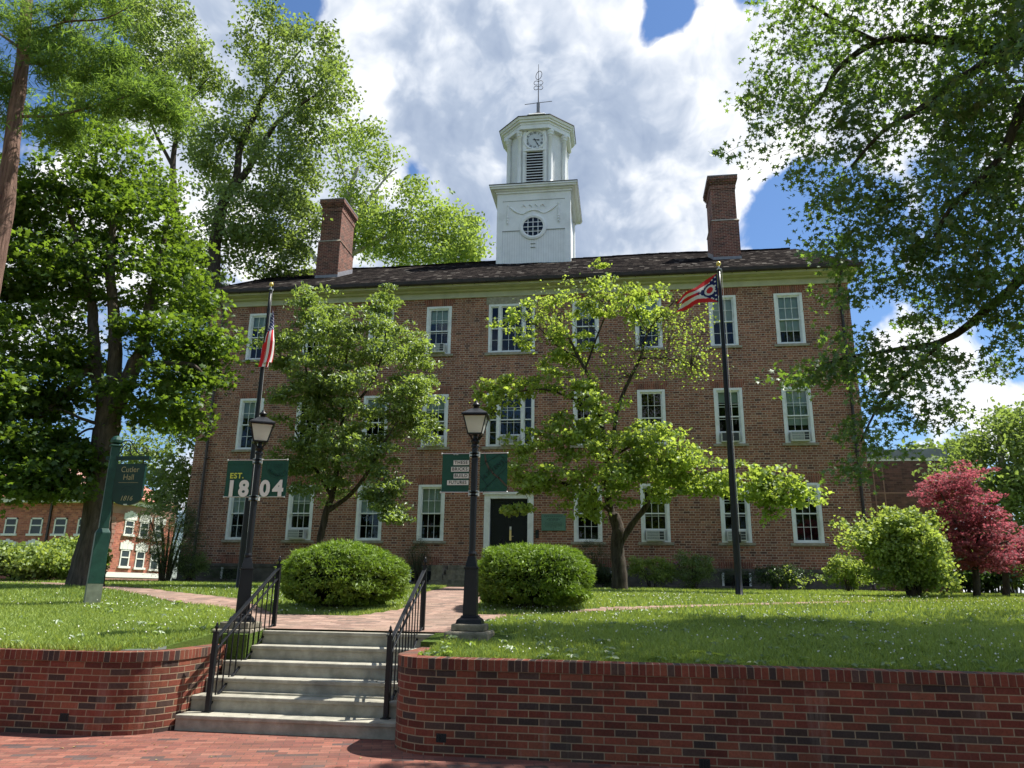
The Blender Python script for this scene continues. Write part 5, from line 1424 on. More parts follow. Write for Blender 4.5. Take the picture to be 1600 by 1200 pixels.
# the part of the same tree above and right of the frame
hi = [((7.2, 12.2, 10.5), (2.6, 2.4, 2.2), 18), ((9.8, 13.0, 8), (2.4, 2.6, 3.6), 20), ((7.5, 9.2, 9.6), (2.0, 1.4, 1.5), 22), ((8.6, 12, 14.0), (3.0, 2.6, 2.2), 16), ((7.6, 10.6, 5.9), (1.2, 1.6, 1.5), 6)]
up_root = [o for o in COL.objects if o.name == 'sweetgum_tree'][0]
hi.append(((5.4, 9.2, 12.2), (2.4, 1.3, 1.0), 30))
T = sample_lobes(hi, 7.)
ci = np.repeat(np.arange(len(T)), 40); off = rng.normal(size=(len(ci), 3))*.28; off[:, 2] *= .5
v, f, tt = leaves(T[ci]+off, .17, 'star', .55)
bigmesh('upper_crown', v, f, 'leaf_sweetgum', up_root, tt)

# --- maple on the left lawn
tb = gb(-12.9, 17.2)
L = lambda px, py, Y=17.2: A3(px, py, Y)
limbs = [([tb, L(143, 860), L(155, 780), L(164, 700), L(172, 640), L(178, 600)], [.46, .36, .33, .32, .30, .26]),
         ([L(170, 650), L(152, 590), L(146, 530), L(143, 470), L(120, 380, 16.8), L(100, 300, 16.4)], [.20, .17, .15, .12, .08, .04]),
         ([L(178, 610), L(180, 540), L(178, 490), L(172, 420), L(178, 340), L(190, 260)], [.20, .17, .15, .12, .08, .03]),
         ([L(182, 640), L(205, 580), L(222, 545), L(232, 480, 17.6), L(250, 410, 17.8), L(262, 340, 18)], [.22, .19, .16, .12, .08, .04]),
         ([L(215, 570), L(260, 568, 17.0), L(300, 570, 16.8), L(322, 590, 16.8)], [.10, .08, .05, .02]),
         ([L(150, 560), L(120, 595, 16.8), L(80, 635, 16.5), L(55, 665, 16.4)], [.11, .09, .06, .03]),
         ([L(165, 665), L(130, 655, 16.8), L(90, 640, 16.4), L(50, 650, 16.2)], [.06, .04, .03, .012]),
         ([L(168, 680), L(140, 670, 17), L(115, 690, 17), L(112, 725, 17)], [.04, .03, .02, .008])]
lobes = [lobe(170, 255, 17.5, 130, 55, 2.2), lobe(90, 330, 17, 95, 60, 2.0), lobe(230, 350, 17.8, 95, 55, 2.0), lobe(60, 430, 16.8, 85, 60, 1.8), lobe(170, 430, 17.2, 80, 60, 2.0), lobe(275, 440, 17.6, 58, 60, 1.5), lobe(60, 530, 16.6, 95, 55, 1.8), lobe(290, 520, 17.2, 45, 42, 1.2), lobe(280, 590, 17, 42, 26, 1.),
         lobe(50, 610, 16.4, 95, 45, 1.6), lobe(40, 690, 16.2, 85, 45, 1.4), lobe(300, 650, 17, 26, 32, .7), lobe(185, 600, 16.2, 34, 20, .6), lobe(240, 650, 17.6, 40, 22, .8), lobe(40, 745, 16, 90, 34, 1.2, 5), lobe(20, 660, 16.2, 90, 60, 1.6, 8), lobe(110, 715, 16.4, 24, 30, .5, 1.2), lobe(320, 560, 17.4, 22, 60, .8, 2.2), lobe(100, 770, 16, 30, 15, .5), lobe(120, 560, 16.8, 40, 30, .9), lobe(220, 520, 16.6, 40, 30, .8), lobe(-50, 400, 16.5, 90, 200, 2)]
tree('maple_tree', 'tall broad maple with forked dark trunk behind the sign post', tb, limbs, lobes, 12, 'bark_maple', 'leaf_maple', .155, 72, .58, shape='maple', flat=.35, up=.75, droop=.25, gap=.12, twig_r=.010)

# --- bald cypress with reddish trunk at the far left
Y0 = 11.0; L = lambda px, py, Y=11.0: A3(px, py, Y)
tb = gb(L(-75, 900)[0], 11.0)
limbs = [([tb, L(-50, 700), L(-22, 480), L(5, 340), L(22, 200), L(36, 90), L(42, 0), L(45, -60)], [.23, .20, .18, .155, .13, .115, .10, .09]),
         ([L(42, 95), L(80, 55), L(115, 15), L(140, -20)], [.055, .045, .035, .02]),
         ([L(34, 182), L(90, 180, 10.8), L(150, 165, 10.7), L(200, 150, 10.6), L(262, 118, 10.6)], [.03, .026, .02, .015, .008]),
         ([L(46, 100), L(90, 95, 10.9), L(130, 40, 10.9)], [.02, .015, .006]),
         ([L(40, 60), L(100, 35, 10.8), L(160, 30, 10.8), L(200, 12, 10.8)], [.03, .022, .015, .008]),
         ([L(36, 80), L(10, 60), L(-20, 40)], [.04, .03, .02]), ([L(28, 130), L(10, 115), L(-20, 108)], [.03, .02, .012]),
         ([L(120, 15), L(110, 50, 10.7), L(150, 42, 10.7)], [.012, .010, .005]), ([L(12, 330), L(-30, 310)], [.04, .02])]
lobes = [lobe(130, 95, 10.8, 110, 48, .6), lobe(60, 50, 10.9, 70, 45, .8), lobe(190, 150, 10.6, 80, 42, .5), lobe(250, 175, 10.6, 42, 36, .4), lobe(150, 15, 10.8, 80, 24, .5), lobe(90, 200, 10.8, 60, 28, .5), lobe(-10, 150, 11, 45, 90, .7), lobe(270, 130, 10.6, 24, 18, .3)]
tree('cypress_tree', 'reddish-trunked conifer with feathery foliage at the far left edge', tb, limbs, lobes, 15, 'bark_cypress', 'leaf_cypress', .19, 60, .25, shape='needle', flat=.4, up=.5, droop=.35, twig_r=.004, sides=14)

# --- silver maples rising behind the left end of the hall
L = lambda px, py, Y=29.: A3(px, py, Y)
tb = gb(-17.5, 29.3)
limbs = [([tb, (-17.5, 29.3, 6), (-17.4, 29.3, 10), L(335, 400), L(342, 350), L(352, 300)], [.42, .36, .32, .28, .25, .22]),
         ([L(340, 335), L(366, 288), L(371, 265), L(374, 235), L(385, 205), L(400, 178), L(412, 150), L(430, 128), L(452, 100), L(470, 78)], [.20, .18, .17, .16, .14, .13, .11, .09, .06, .03]),
         ([L(352, 300), L(380, 275), L(402, 240), L(430, 195, 28.5), L(460, 170, 28), L(500, 145, 27.8), L(520, 138, 27.6)], [.18, .16, .13, .10, .07, .05, .02]),
         ([L(412, 150), L(420, 110), L(420, 70), L(424, 30)], [.06, .05, .035, .02]),
         ([(-17.4, 29.3, 9), L(285, 400, 31), L(270, 260, 31), L(285, 180, 31), L(300, 110, 31), L(310, 60, 31)], [.22, .18, .14, .10, .07, .03]),
         ([L(285, 180, 31), L(310, 140, 31), L(330, 118, 31)], [.07, .05, .02]), ([L(270, 260, 31), L(235, 190, 31), L(215, 120, 31)], [.10, .07, .03])]
lobes = [lobe(430, 50, 28.8, 40, 48, 1.8), lobe(500, 75, 28.3, 42, 36, 1.8), lobe(520, 140, 28, 38, 36, 1.6), lobe(450, 140, 28.5, 55, 50, 2.2), lobe(395, 70, 29, 22, 36, 1.2), lobe(380, 190, 29, 45, 55, 2.4), lobe(470, 205, 28.5, 40, 28, 1.6), lobe(440, 270, 29.5, 62, 55, 2.6), lobe(370, 330, 29, 60, 60, 2.6), lobe(460, 350, 31, 70, 60, 2.6), lobe(420, 400, 31, 90, 35, 2.4), lobe(340, 250, 29, 40, 50, 2),
         lobe(480, 240, 29, 36, 26, 1.6), lobe(260, 60, 31, 68, 60, 2.4), lobe(310, 110, 31, 45, 45, 2), lobe(220, 130, 31, 60, 60, 2.4), lobe(300, 200, 31, 50, 50, 2.2), lobe(200, 20, 31, 60, 50, 2.2), lobe(150, 150, 32, 70, 90, 2.6), lobe(300, 430, 30, 50, 60, 2), lobe(290, 720, 30, 30, 60, 1.2), lobe(255, 760, 31, 40, 40, 1.2), lobe(305, 560, 29.5, 20, 60, 1.0), lobe(320, 470, 29.6, 34, 50, 1.4, 2.6), lobe(280, 640, 30.5, 34, 60, 1.3, 2.6), lobe(230, 700, 33, 40, 40, 1.4, 1.6)]
tree('silver_maple_tree', 'tall pale-leaved tree with sweeping dark limbs behind the left end of the hall', tb, limbs, lobes, 18, 'bark_dark', 'leaf_silver', .20, 74, .68, shape='quad', flat=.8, up=.5, droop=.3, gap=.08, twig_r=.012)
# --- sycamore behind the roof
L = lambda px, py, Y=50.: A3(px, py, Y)
tb = gb(-21.5, 50.0)
limbs = [([tb, (-21.3, 50, 8), L(520, 470), L(545, 400), L(552, 340), L(546, 300), L(560, 260)], [.7, .6, .5, .4, .28, .2, .12]),
         ([L(545, 400), L(600, 372), L(650, 362), L(700, 370)], [.22, .16, .10, .05]), ([L(552, 340), L(585, 300), L(610, 270), L(622, 262)], [.16, .10, .06, .03]),
         ([L(520, 470), L(490, 400), L(460, 370)], [.25, .18, .10]), ([L(600, 372), L(640, 330), L(650, 300)], [.10, .07, .03]), ([L(546, 300), L(530, 250), L(520, 220)], [.1, .06, .03])]
lobes = [lobe(535, 225, 50, 36, 34, 3), lobe(585, 240, 50, 34, 40, 3), lobe(560, 300, 50, 40, 26, 3), lobe(600, 370, 50, 60, 45, 3.5), lobe(650, 320, 50, 32, 30, 3), lobe(655, 380, 50, 60, 45, 3.5), lobe(700, 350, 50, 34, 40, 3), lobe(725, 380, 50, 32, 36, 3), lobe(560, 360, 51, 40, 50, 3), lobe(735, 345, 50, 16, 18, 1.5), lobe(640, 290, 50, 18, 16, 1.5), lobe(700, 400, 49, 60, 25, 3)]
tree('sycamore_tree', 'bright yellow-green tree showing above the roof between left chimney and tower', tb, limbs, lobes, 17, 'bark_pale', 'leaf_sycamore', .30, 80, 1.0, shape='quad', flat=.9, up=.45, droop=.25, gap=.10, twig_r=.02)

# --- leafy dogwood left of the door
L = lambda px, py, Y=19.5: A3(px, py, Y)
tb = gb(L(497, 880)[0], 19.5)
limbs = [([tb, L(500, 850), L(510, 800), L(520, 770), L(530, 710), L(535, 650), L(540, 580), L(545, 510)], [.12, .105, .095, .085, .07, .055, .04, .02]),
         ([L(510, 800), L(545, 775), L(570, 745, 19), L(595, 700, 18.8), L(620, 660, 18.6)], [.07, .06, .045, .03, .015]),
         ([L(518, 775), L(495, 735), L(470, 690, 20), L(450, 650, 20)], [.055, .045, .03, .012]), ([L(530, 710), L(500, 650), L(480, 590), L(475, 520)], [.05, .04, .03, .012]),
         ([L(535, 650), L(580, 600), L(600, 540), L(605, 480)], [.045, .035, .025, .012])]
lobes = [lobe(540, 530, 19.5, 110, 52, 1.5), lobe(490, 470, 19.5, 22, 36, .6), lobe(600, 470, 19.5, 22, 26, .6), lobe(450, 545, 19.5, 45, 40, 1.0), lobe(620, 540, 19.3, 50, 42, 1.1), lobe(475, 630, 19.3, 55, 48, 1.2), lobe(570, 620, 18.9, 90, 50, 1.2), lobe(640, 610, 19.2, 42, 45, 1.0), lobe(640, 670, 19.2, 42, 32, .9), lobe(560, 700, 18.9, 90, 38, 1.1), lobe(470, 710, 19.4, 46, 36, .9), lobe(500, 760, 19.3, 50, 22, .8), lobe(600, 760, 18.8, 28, 34, .6), lobe(618, 805, 18.7, 20, 22, .35), lobe(655, 555, 19.3, 28, 20, .7), lobe(500, 580, 18.7, 50, 35, .9)]
tree('dogwood_tree', 'dense leafy dogwood in front of the windows left of the door', tb, limbs, lobes, 24, 'bark_dark', 'leaf_dogwood', .12, 70, .29, shape='oval', flat=.40, up=.75, droop=.9, gap=.12, twig_r=.004, group='small trees in front of the hall')

# --- sparse, yellow-green tree right of the door
L = lambda px, py, Y=21.2: A3(px, py, Y)
tb = gb(L(968, 920)[0], 21.2)
limbs = [([tb, L(968, 890), L(964, 850), L(966, 825), L(958, 805)], [.24, .20, .18, .17, .15]),
         ([L(964, 825), L(950, 780), L(948, 720), L(940, 660), L(930, 610), L(905, 560), L(885, 520), L(870, 490)], [.12, .10, .085, .075, .06, .045, .03, .015]),
         ([L(968, 850), L(990, 815), L(1010, 790), L(1020, 765), L(1060, 745, 20.5), L(1110, 740, 20), L(1170, 745, 19.8), L(1230, 765, 19.6)], [.10, .09, .08, .065, .05, .04, .03, .015]),
         ([L(948, 740), L(958, 690), L(965, 640), L(985, 590), L(1000, 560), L(1012, 520), L(1035, 490), L(1055, 470)], [.08, .075, .065, .055, .045, .035, .025, .012]),
         ([L(955, 800), L(920, 775, 20.7), L(880, 755, 20.4), L(850, 750, 20.2), L(820, 770, 20)], [.06, .05, .04, .028, .012]),
         ([L(935, 630), L(900, 625), L(860, 610, 20.6), L(820, 610, 20.4), L(775, 625, 20.2)], [.045, .04, .032, .022, .01]),
         ([L(915, 575), L(935, 520), L(950, 480), L(955, 430)], [.035, .028, .02, .01]), ([L(905, 560), L(870, 540), L(840, 510), L(820, 500)], [.03, .022, .015, .008]),
         ([L(1000, 560), L(1040, 560, 20.8), L(1080, 570, 20.6), L(1110, 580, 20.6)], [.03, .022, .014, .006]), ([L(1012, 520), L(990, 480), L(985, 450)], [.022, .014, .008]),
         ([L(948, 720), L(1000, 690, 20.4), L(1040, 690, 20.2)], [.04, .03, .012])]
lobes = [lobe(935, 425, 21.2, 26, 22, .6, 1.1), lobe(960, 470, 21.2, 60, 34, 1.0, 3.0), lobe(860, 480, 21.2, 50, 22, .9, 1.5), lobe(800, 510, 20.8, 36, 24, .8, 1.4), lobe(880, 540, 21, 70, 30, 1.1, 2.8), lobe(1010, 480, 21, 40, 34, 1.0, 1.8),
         lobe(800, 610, 20.4, 62, 20, .7, 2.6), lobe(870, 600, 20.6, 60, 24, .9, 3.2), lobe(770, 640, 20.2, 26, 18, .4, .8), lobe(920, 650, 20.6, 60, 40, 1.0, 3.4), lobe(850, 690, 20.2, 60, 30, .8, 2.6), lobe(820, 740, 20.0, 50, 26, .7, 2.0), lobe(810, 790, 19.8, 26, 10, .3, .5),
         lobe(950, 720, 20.4, 70, 50, 1.1, 4.4), lobe(1030, 700, 20.0, 60, 45, 1.0, 4.2), lobe(1010, 750, 20.0, 80, 34, 1.0, 4.6), lobe(1090, 740, 19.8, 60, 32, .9, 3.8), lobe(1160, 750, 19.6, 56, 30, .8, 3.4), lobe(1220, 765, 19.5, 48, 24, .6, 2.4), lobe(1265, 775, 19.5, 24, 9, .3, .5), lobe(1190, 790, 19.6, 40, 20, .5, 1.3), lobe(920, 780, 20.3, 40, 30, .6, 1.5), lobe(880, 745, 20.0, 40, 30, .6, 1.8)]
tree('flowering_tree', 'spreading tree with bright yellow-green leaves and a dark trunk right of the door', tb, limbs, lobes, 15, 'bark_dark', 'leaf_redbud', .115, 40, .27, shape='wide', flat=.45, up=.6, droop=.5, gap=.12, twig_r=.004, group='small trees in front of the hall')
# its upper right is thin and twiggy
root = [o for o in COL.objects if o.name == 'flowering_tree'][0]
tl = [lobe(1050, 540, 20.9, 62, 55, 1.0, 3), lobe(1080, 500, 20.8, 40, 40, .9, 1.5), lobe(980, 560, 20.9, 50, 40, 1, 1.8), lobe(900, 470, 21, 60, 40, 1, 1.6), lobe(840, 500, 21, 40, 30, .8, 1.2), lobe(1090, 570, 20.7, 34, 26, .7, 1.3)]
T = sample_lobes(tl, 26.); mbt = MB(); hubs = [L(1035, 490), L(1040, 560, 20.8), L(1080, 570, 20.6), L(985, 590), L(935, 520), L(870, 540), L(950, 480), L(1055, 470), L(1000, 540)]
for q in T:
    a = min(hubs, key=lambda h: np.linalg.norm(h-q)); mid = (a+q)/2+rng.normal(size=3)*.07+np.array([0, 0, .05]); mbt.tube([a, mid, q], [.008, .006, .003], 3)
    for _ in range(2): e_ = q+rng.normal(size=3)*.16; mbt.tube([mid*.4+q*.6, e_], [.004, .002], 3)
mbt.build('twigs', 'bark_maple', root)
ci = np.repeat(np.arange(len(T)), 9); v, f, tt = leaves(T[ci]+rng.normal(size=(len(ci), 3))*.13, .075, 'wide', .5)
bigmesh('sparse_leaves', v, f, 'leaf_redbud', root, tt)

# --- background trees on the right
L = lambda px, py, Y=46.: A3(px, py, Y)
tb = gb(L(1575, 900)[0], 46.0)
limbs = [([tb, L(1575, 850), L(1572, 780), L(1565, 720), L(1560, 680)], [.4, .34, .28, .18, .08]), ([L(1572, 790), L(1545, 750), L(1530, 710)], [.14, .1, .05]), ([L(1572, 780), L(1600, 740), L(1615, 700)], [.14, .1, .05])]
lobes = [lobe(1565, 720, 46, 50, 60, 3), lobe(1600, 670, 46, 40, 45, 3), lobe(1530, 760, 46, 45, 55, 3), lobe(1600, 790, 46, 60, 60, 3), lobe(1520, 700, 47, 26, 30, 2), lobe(1550, 850, 46, 70, 40, 3), lobe(1640, 740, 46, 40, 90, 3), lobe(1580, 640, 46, 22, 18, 2)]
tree('shade_tree', 'pale green spreading tree far right beyond the red-leaved trees', tb, limbs, lobes, 19, 'bark_pale', 'leaf_silver', .28, 70, .9, shape='quad', flat=.8, up=.5, gap=.15, twig_r=.02)
L = lambda px, py, Y=62.: A3(px, py, Y)
tb = gb(L(1455, 900)[0], 62.0)
limbs = [([tb, L(1455, 800), L(1452, 730), L(1450, 700)], [.4, .3, .18, .08])]
tree('shade_tree', 'treetop just showing over the grey parapet of the modern building', tb, limbs, [lobe(1465, 705, 62, 34, 14, 3), lobe(1425, 705, 62, 20, 10, 2), lobe(1500, 715, 62, 26, 20, 2.5), lobe(1500, 760, 62, 20, 40, 2.5)], 30, 'bark_pale', 'leaf_silver', .4, 26, .9, shape='wide', flat=.8, up=.5, twig_r=.02)
# --- red-leaved trees
for (px, pxl, Yr, lab, lobs) in ((1525, 1515, 19.5, 'larger dark red Japanese maple behind the light green shrub', [(1470, 765, 42, 24), (1500, 740, 34, 14), (1440, 760, 30, 9), (1510, 790, 45, 28), (1490, 830, 48, 30), (1535, 820, 40, 34), (1500, 865, 45, 26), (1545, 860, 30, 26)]),
                                 (1571, 1575, 20.5, 'smaller red Japanese maple at the right edge of the photo', [(1575, 850, 42, 22), (1600, 870, 40, 22), (1560, 880, 34, 18), (1610, 845, 30, 14), (1640, 860, 40, 30)])):
    L = lambda a, b, Y=Yr: A3(a, b, Y)
    tb = gb(L(px, 935)[0], Yr)
    tp = lobs[0]
    limbs = [([tb, L(px+1, 915), L(px-1, 890), L(px-4, 865)], [.10, .085, .075, .06]), ([L(px-3, 875), L(px-20, 840), L(px-40, 800), L(px-55, 770)], [.05, .04, .025, .012]), ([L(px-3, 875), L(px+4, 840), L(px+10, 810)], [.05, .035, .015]), ([L(px-2, 880), L(px+28, 855), L(px+50, 845)], [.045, .03, .012])]
    tree('red_maple', lab, tb, limbs, [lobe(a, b, Yr, c, d, .9) for a, b, c, d in lobs], 28, 'bark_dark', 'leaf_red', .085, 60, .24, shape='star', flat=.30, up=.8, droop=.5, group='red-leaved trees right of the hall', twig_r=.004)

# --- the rest of the green: big trees across the pavement, seen mirrored in the panes
def rough_tree(x, Y, h, r, lab):
    tb = np.array([x, Y, 0.]); root = empty('campus_tree', tb); tag(root, lab, 'tree', 'big trees across the pavement')
    limbs = [([tb, tb+(0.1, 0, h*.25), tb+(0, .2, h*.5), tb+(.2, 0, h*.85)], [.42, .34, .25, .06])]
    for k in range(6):
        a = k*1.05+x; limbs.append(([tb+(0, 0, h*(.26+.05*k)), tb+(r*.4*math.cos(a), r*.4*math.sin(a), h*(.42+.06*k)), tb+(r*.8*math.cos(a), r*.8*math.sin(a), h*(.48+.07*k))], [.16, .10, .03]))
    T = sample_lobes([(tb+np.array([0, 0, h*.62]), (r, r, h*.40), 1)], 190)
    grow(root, limbs, T, 'bark_maple', 'crown', 'leaf_maple', .34, 46, 1.1, shape='quad', flat=.6, up=.5, twig_r=.02)
for x, Y, h, r, lab in ((-15, -12, 20, 7.5, 'broad maple across the pavement, left of the viewer'), (-2, -15, 21, 8, 'tall maple across the pavement straight behind the viewer'), (12, -12, 20, 7.5, 'broad maple across the pavement, right of the viewer'), (-29, -8, 16, 7, 'tall maple across the pavement, far left'), (24, -9, 16, 7, 'tall maple across the pavement, far right')):
    rough_tree(x, Y, h, r, lab)

# ================================================================== SHRUBS
def shrub(name, label, x, Y, w, d, h, leaf, size, n, per=22, shape='oval', group=None, spread=.12, stems=7, cat='shrub', droop=.2, bare=.28, flat=.8, up=.5, dens=None):
    g_ = float(ground(x, Y)); root = empty(name, (x, Y, g_)); tag(root, label, cat, group)
    limbs = []
    for k in range(stems):
        a = 2*math.pi*k/stems+random.uniform(-.3, .3); q = random.uniform(.35, .7)
        limbs.append(([np.array([x+.06*math.cos(a)*w, Y+.06*math.sin(a), g_-.05]), np.array([x+q*.5*w*math.cos(a)*.5, Y+q*.5*d*math.sin(a)*.5, g_+h*.4]), np.array([x+q*w*.5*math.cos(a), Y+q*d*.5*math.sin(a), g_+h*.72])], [.018*h, .012*h, .005*h]))
    u = rng.normal(size=(n, 3)); u /= np.linalg.norm(u, axis=1)[:, None]; q = rng.uniform(.2, 1, n)**.4
    lump = 1+.22*np.sin(3.1*u[:, 0]+2.3*x)*np.cos(2.7*u[:, 2]+Y)+.16*np.sin(5.3*u[:, 0]+4.1*u[:, 2]+3*x)+rng.normal(0, .07, n)
    T = np.array([x, Y, g_+h*(.5+bare*.4)])+u*(q*lump)[:, None]*np.array([w/2, d/2, h*(.5-bare*.35)])
    T[:, 2] += .06*h*np.sin(T[:, 0]*9+T[:, 1]*5)
    T = T[T[:, 2] > g_+.06]
    grow(root, limbs, T, 'bark_dark', 'foliage', leaf, size, per, spread, shape=shape, flat=flat, up=up, droop=droop, twig_r=.003, minr=.002)
    return root
# clipped yews either side of the walk
def clipped(x, Y, rx, ry, h, lab):
    g_ = float(ground(x, Y)); root = empty('clipped_yew', (x, Y, g_)); tag(root, lab, 'bush', 'clipped round yew bushes beside the walk')
    cz = g_+h*.50
    rs = np.array([rx, ry, h*.52])
    def bulge(u): return 1+.05*np.sin(u[:, 0]*5+x)+.05*np.sin(u[:, 1]*6+1)+.035*np.sin(u[:, 2]*9+u[:, 0]*7)
    def surf(n, q0, q1):
        u = rng.normal(size=(n, 3)); u /= np.linalg.norm(u, axis=1)[:, None]
        # flatter, fuller shoulders than a plain ball
        v = np.sign(u)*np.abs(u)**.82; v /= np.maximum(1e-6, (np.abs(v)**2.6).sum(1)**(1/2.6))[:, None]
        b = bulge(u); nz = np.array([mnoise.noise(Vector(p)*5.5+Vector((x, 0, 0))) for p in v])
        q = rng.uniform(q0, q1, n)
        p = np.array([x, Y, cz])+v*rs*(b*(1+.07*nz)*q)[:, None]
        return p, u, nz
    p, u, nz = surf(30000, .84, 1.0)
    keep = (p[:, 2] > g_+.07) & ((p[:, 2] > g_+.3) | (nz > -.05)) & ((nz > -.32) | (rng.uniform(size=len(p)) < .3)); p, u, nz = p[keep], u[keep], nz[keep]
    v, f, t = leaves(p, .062, 'quad', .55, nvec=u*.7+np.array([0, 0, .5]), tint=.45+.55*nz, outward=u*1.2)
    p2, u2, nz2 = surf(9000, .97, 1.045); k2 = p2[:, 2] > g_+.25; p2, u2 = p2[k2], u2[k2]
    v2, f2, t2_ = leaves(p2, .085, 'needle', .3, nvec=u2, tint=.8, outward=u2*2.5)
    bigmesh('foliage', np.concatenate([v, v2]), np.concatenate([f, f2+len(v)]), 'leaf_yew', root, np.concatenate([t, t2_]))
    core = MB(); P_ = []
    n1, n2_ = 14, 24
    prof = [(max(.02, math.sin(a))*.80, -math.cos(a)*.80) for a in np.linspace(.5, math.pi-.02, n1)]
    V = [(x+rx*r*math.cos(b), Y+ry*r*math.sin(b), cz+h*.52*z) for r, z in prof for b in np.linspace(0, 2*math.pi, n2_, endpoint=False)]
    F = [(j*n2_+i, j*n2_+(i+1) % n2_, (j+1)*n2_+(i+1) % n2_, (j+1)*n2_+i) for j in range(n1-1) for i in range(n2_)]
    core.add(V, F).build('dark_core', 'dark_core', root, smooth=True)  # solid filler body whose dark colour stands for shade behind the leaves
    st_ = MB()
    for k in range(12):
        a = k*.52+x; st_.tube([(x+.2*rx*math.cos(a), Y+.2*ry*math.sin(a), g_-.05), (x+.42*rx*math.cos(a), Y+.42*ry*math.sin(a), g_+.18), (x+.7*rx*math.cos(a), Y+.7*ry*math.sin(a), g_+.45)], [.025, .02, .012], 5)
    st_.build('stems', 'bark_dark', root)
clipped(-4.72, 12.65, 1.02, .96, 1.02, 'rounded clipped yew bush left of the central walk, its top sunlit')
clipped(-1.50, 13.15, .95, .94, 1.02, 'rounded clipped yew bush right of the right lamp')

def PX(px, Y): return float(at(px, 900, Y)[0])
SG = 'foundation shrubs along the hall'
shrub('yew_shrub', 'dark upright yew left of the porch steps', PX(652, 25.3), 25.3, .95, .8, 1.5, 'leaf_dark', .07, 170, 30, 'needle', SG, .16)
shrub('yew_shrub', 'dark upright yew behind the right clipped bush', PX(925, 25.2), 25.2, .95, .8, 1.55, 'leaf_dark', .07, 170, 30, 'needle', SG, .16)
shrub('azalea_shrub', 'airy azalea just right of the sparse tree trunk', PX(1018, 24.7), 24.7, 1.7, .9, 1.0, 'leaf_fresh', .065, 150, 34, 'oval', SG, .13)
shrub('azalea_shrub', 'azalea with a few purple flowers under the eighth window', PX(1082, 24.7), 24.7, 1.3, .8, 1.1, 'leaf_dogwood', .065, 130, 34, 'oval', SG, .13)
az = [o for o in COL.objects if o.get('label', '') == 'azalea with a few purple flowers under the eighth window'][0]
pts = np.array([[PX(q, 25.0)+random.uniform(-.06, .06), 25.0+random.uniform(-.05, .05), float(at(q, yy, 25.0)[2])+random.uniform(-.05, .05)] for q, yy in ((1058, 881), (1060, 884), (1092, 890), (1094, 888), (1098, 887), (1090, 880)) for _ in range(7)])
v, f = ico_dots(pts, .024); bigmesh('flowers', v, f, 'flower_purple', az)
shrub('low_shrub', 'low dark shrub beside the foot of the sparse tree', PX(945, 25.5), 25.5, 1.0, .7, .6, 'leaf_dark', .07, 80, 22, 'oval', SG, .12)
shrub('low_shrub', 'low dark shrub in front of the basement window behind the right flagpole', PX(1148, 25.3), 25.3, 1.2, .8, .75, 'leaf_dark', .06, 110, 24, 'needle', SG, .14)
shrub('low_shrub', 'low dark shrub with pale new tips right of the right flagpole', PX(1215, 25.0), 25.0, 1.6, .9, .75, 'leaf_dark', .07, 140, 22, 'oval', SG, .14)
ns = [o for o in COL.objects if o.get('label', '').startswith('low dark shrub with pale')][0]
pts = np.array([[PX(q, 24.7), 24.7, float(at(q, yy, 24.7)[2])] for q, yy in ((1228, 893), (1230, 898), (1234, 902), (1245, 906), (1252, 910), (1262, 905), (1212, 905), (1255, 913))])
ci = np.repeat(np.arange(len(pts)), 16); v, f, tt = leaves(pts[ci]+rng.normal(size=(len(ci), 3))*.09, .10, 'oval', .6); bigmesh('new_leaves', v, f, 'leaf_fresh', ns, tt)
shrub('perennial_plant', 'light-leaved bushy plant with flower stalks near the right downpipe', PX(1326, 23.2), 23.2, 1.25, .9, .95, 'leaf_fresh', .11, 110, 20, 'oval', SG, .14)
pp = [o for o in COL.objects if o.name.startswith('perennial_plant')][0]
stk = MB()
for k in range(9):
    a = PX(1326, 23.2)+random.uniform(-.6, .3); stk.tube([(a, 23.1, 1.7), (a+random.uniform(-.12, .05), 23.0, 2.45+random.uniform(-.1, .3))], [.008, .004], 4)
stk.build('flower_stalks', 'leaf_fresh', pp)
shrub('leafy_shrub', 'big rounded light green shrub at the right corner of the hall', PX(1425, 18.2), 18.2, 1.75, 1.6, 1.95, 'leaf_fresh', .08, 480, 32, 'wide', None, .17, stems=16, bare=.10)
big = [o for o in COL.objects if o.get('label', '').startswith('big rounded light green')][0]
c_ = at(1365, 838, 18.3); Tq = c_+rng.normal(size=(60, 3))*np.array([.34, .3, .17]); ci = np.repeat(np.arange(60), 26)
v, f, tt = leaves(Tq[ci]+rng.normal(size=(len(ci), 3))*.10, .085, 'wide', .6); bigmesh('side_spray', v, f, 'leaf_fresh', big, tt)
for px, Y, w, h, lf, lab in ((1515, 24, 2.4, 1.1, 'leaf_dark', 'dark hedge-like shrub behind the foot of the red maples'), (1590, 25, 3.0, 1.3, 'leaf_fresh', 'yellow-green shrub behind the red maples at the right edge'), (1550, 30, 3.6, 1.6, 'leaf_fresh', 'broad light shrub further back between the red maple trunks')):
    shrub('boundary_shrub', lab, PX(px, Y), Y, w, 1.6, h, lf, .13, 240, 24, 'wide', 'shrubs beyond the red maples', .24)
shrub('yew_tree', 'tall dark bushy evergreen at the left corner of the hall', PX(258, 24.0), 24.0, 2.3, 1.9, 2.9, 'leaf_dark', .10, 620, 34, 'needle', None, .26, stems=9, bare=.1)
shrub('low_shrub', 'rounded green shrub at the foot of the left downpipe', PX(296, 24.6), 24.6, 1.25, .9, .95, 'leaf_dogwood', .07, 110, 22, 'oval', SG, .14)
shrub('low_shrub', 'sprawling low juniper left of the left flagpole', PX(352, 25.0), 25.0, 1.7, .8, .5, 'leaf_dark', .08, 90, 24, 'needle', SG, .14)
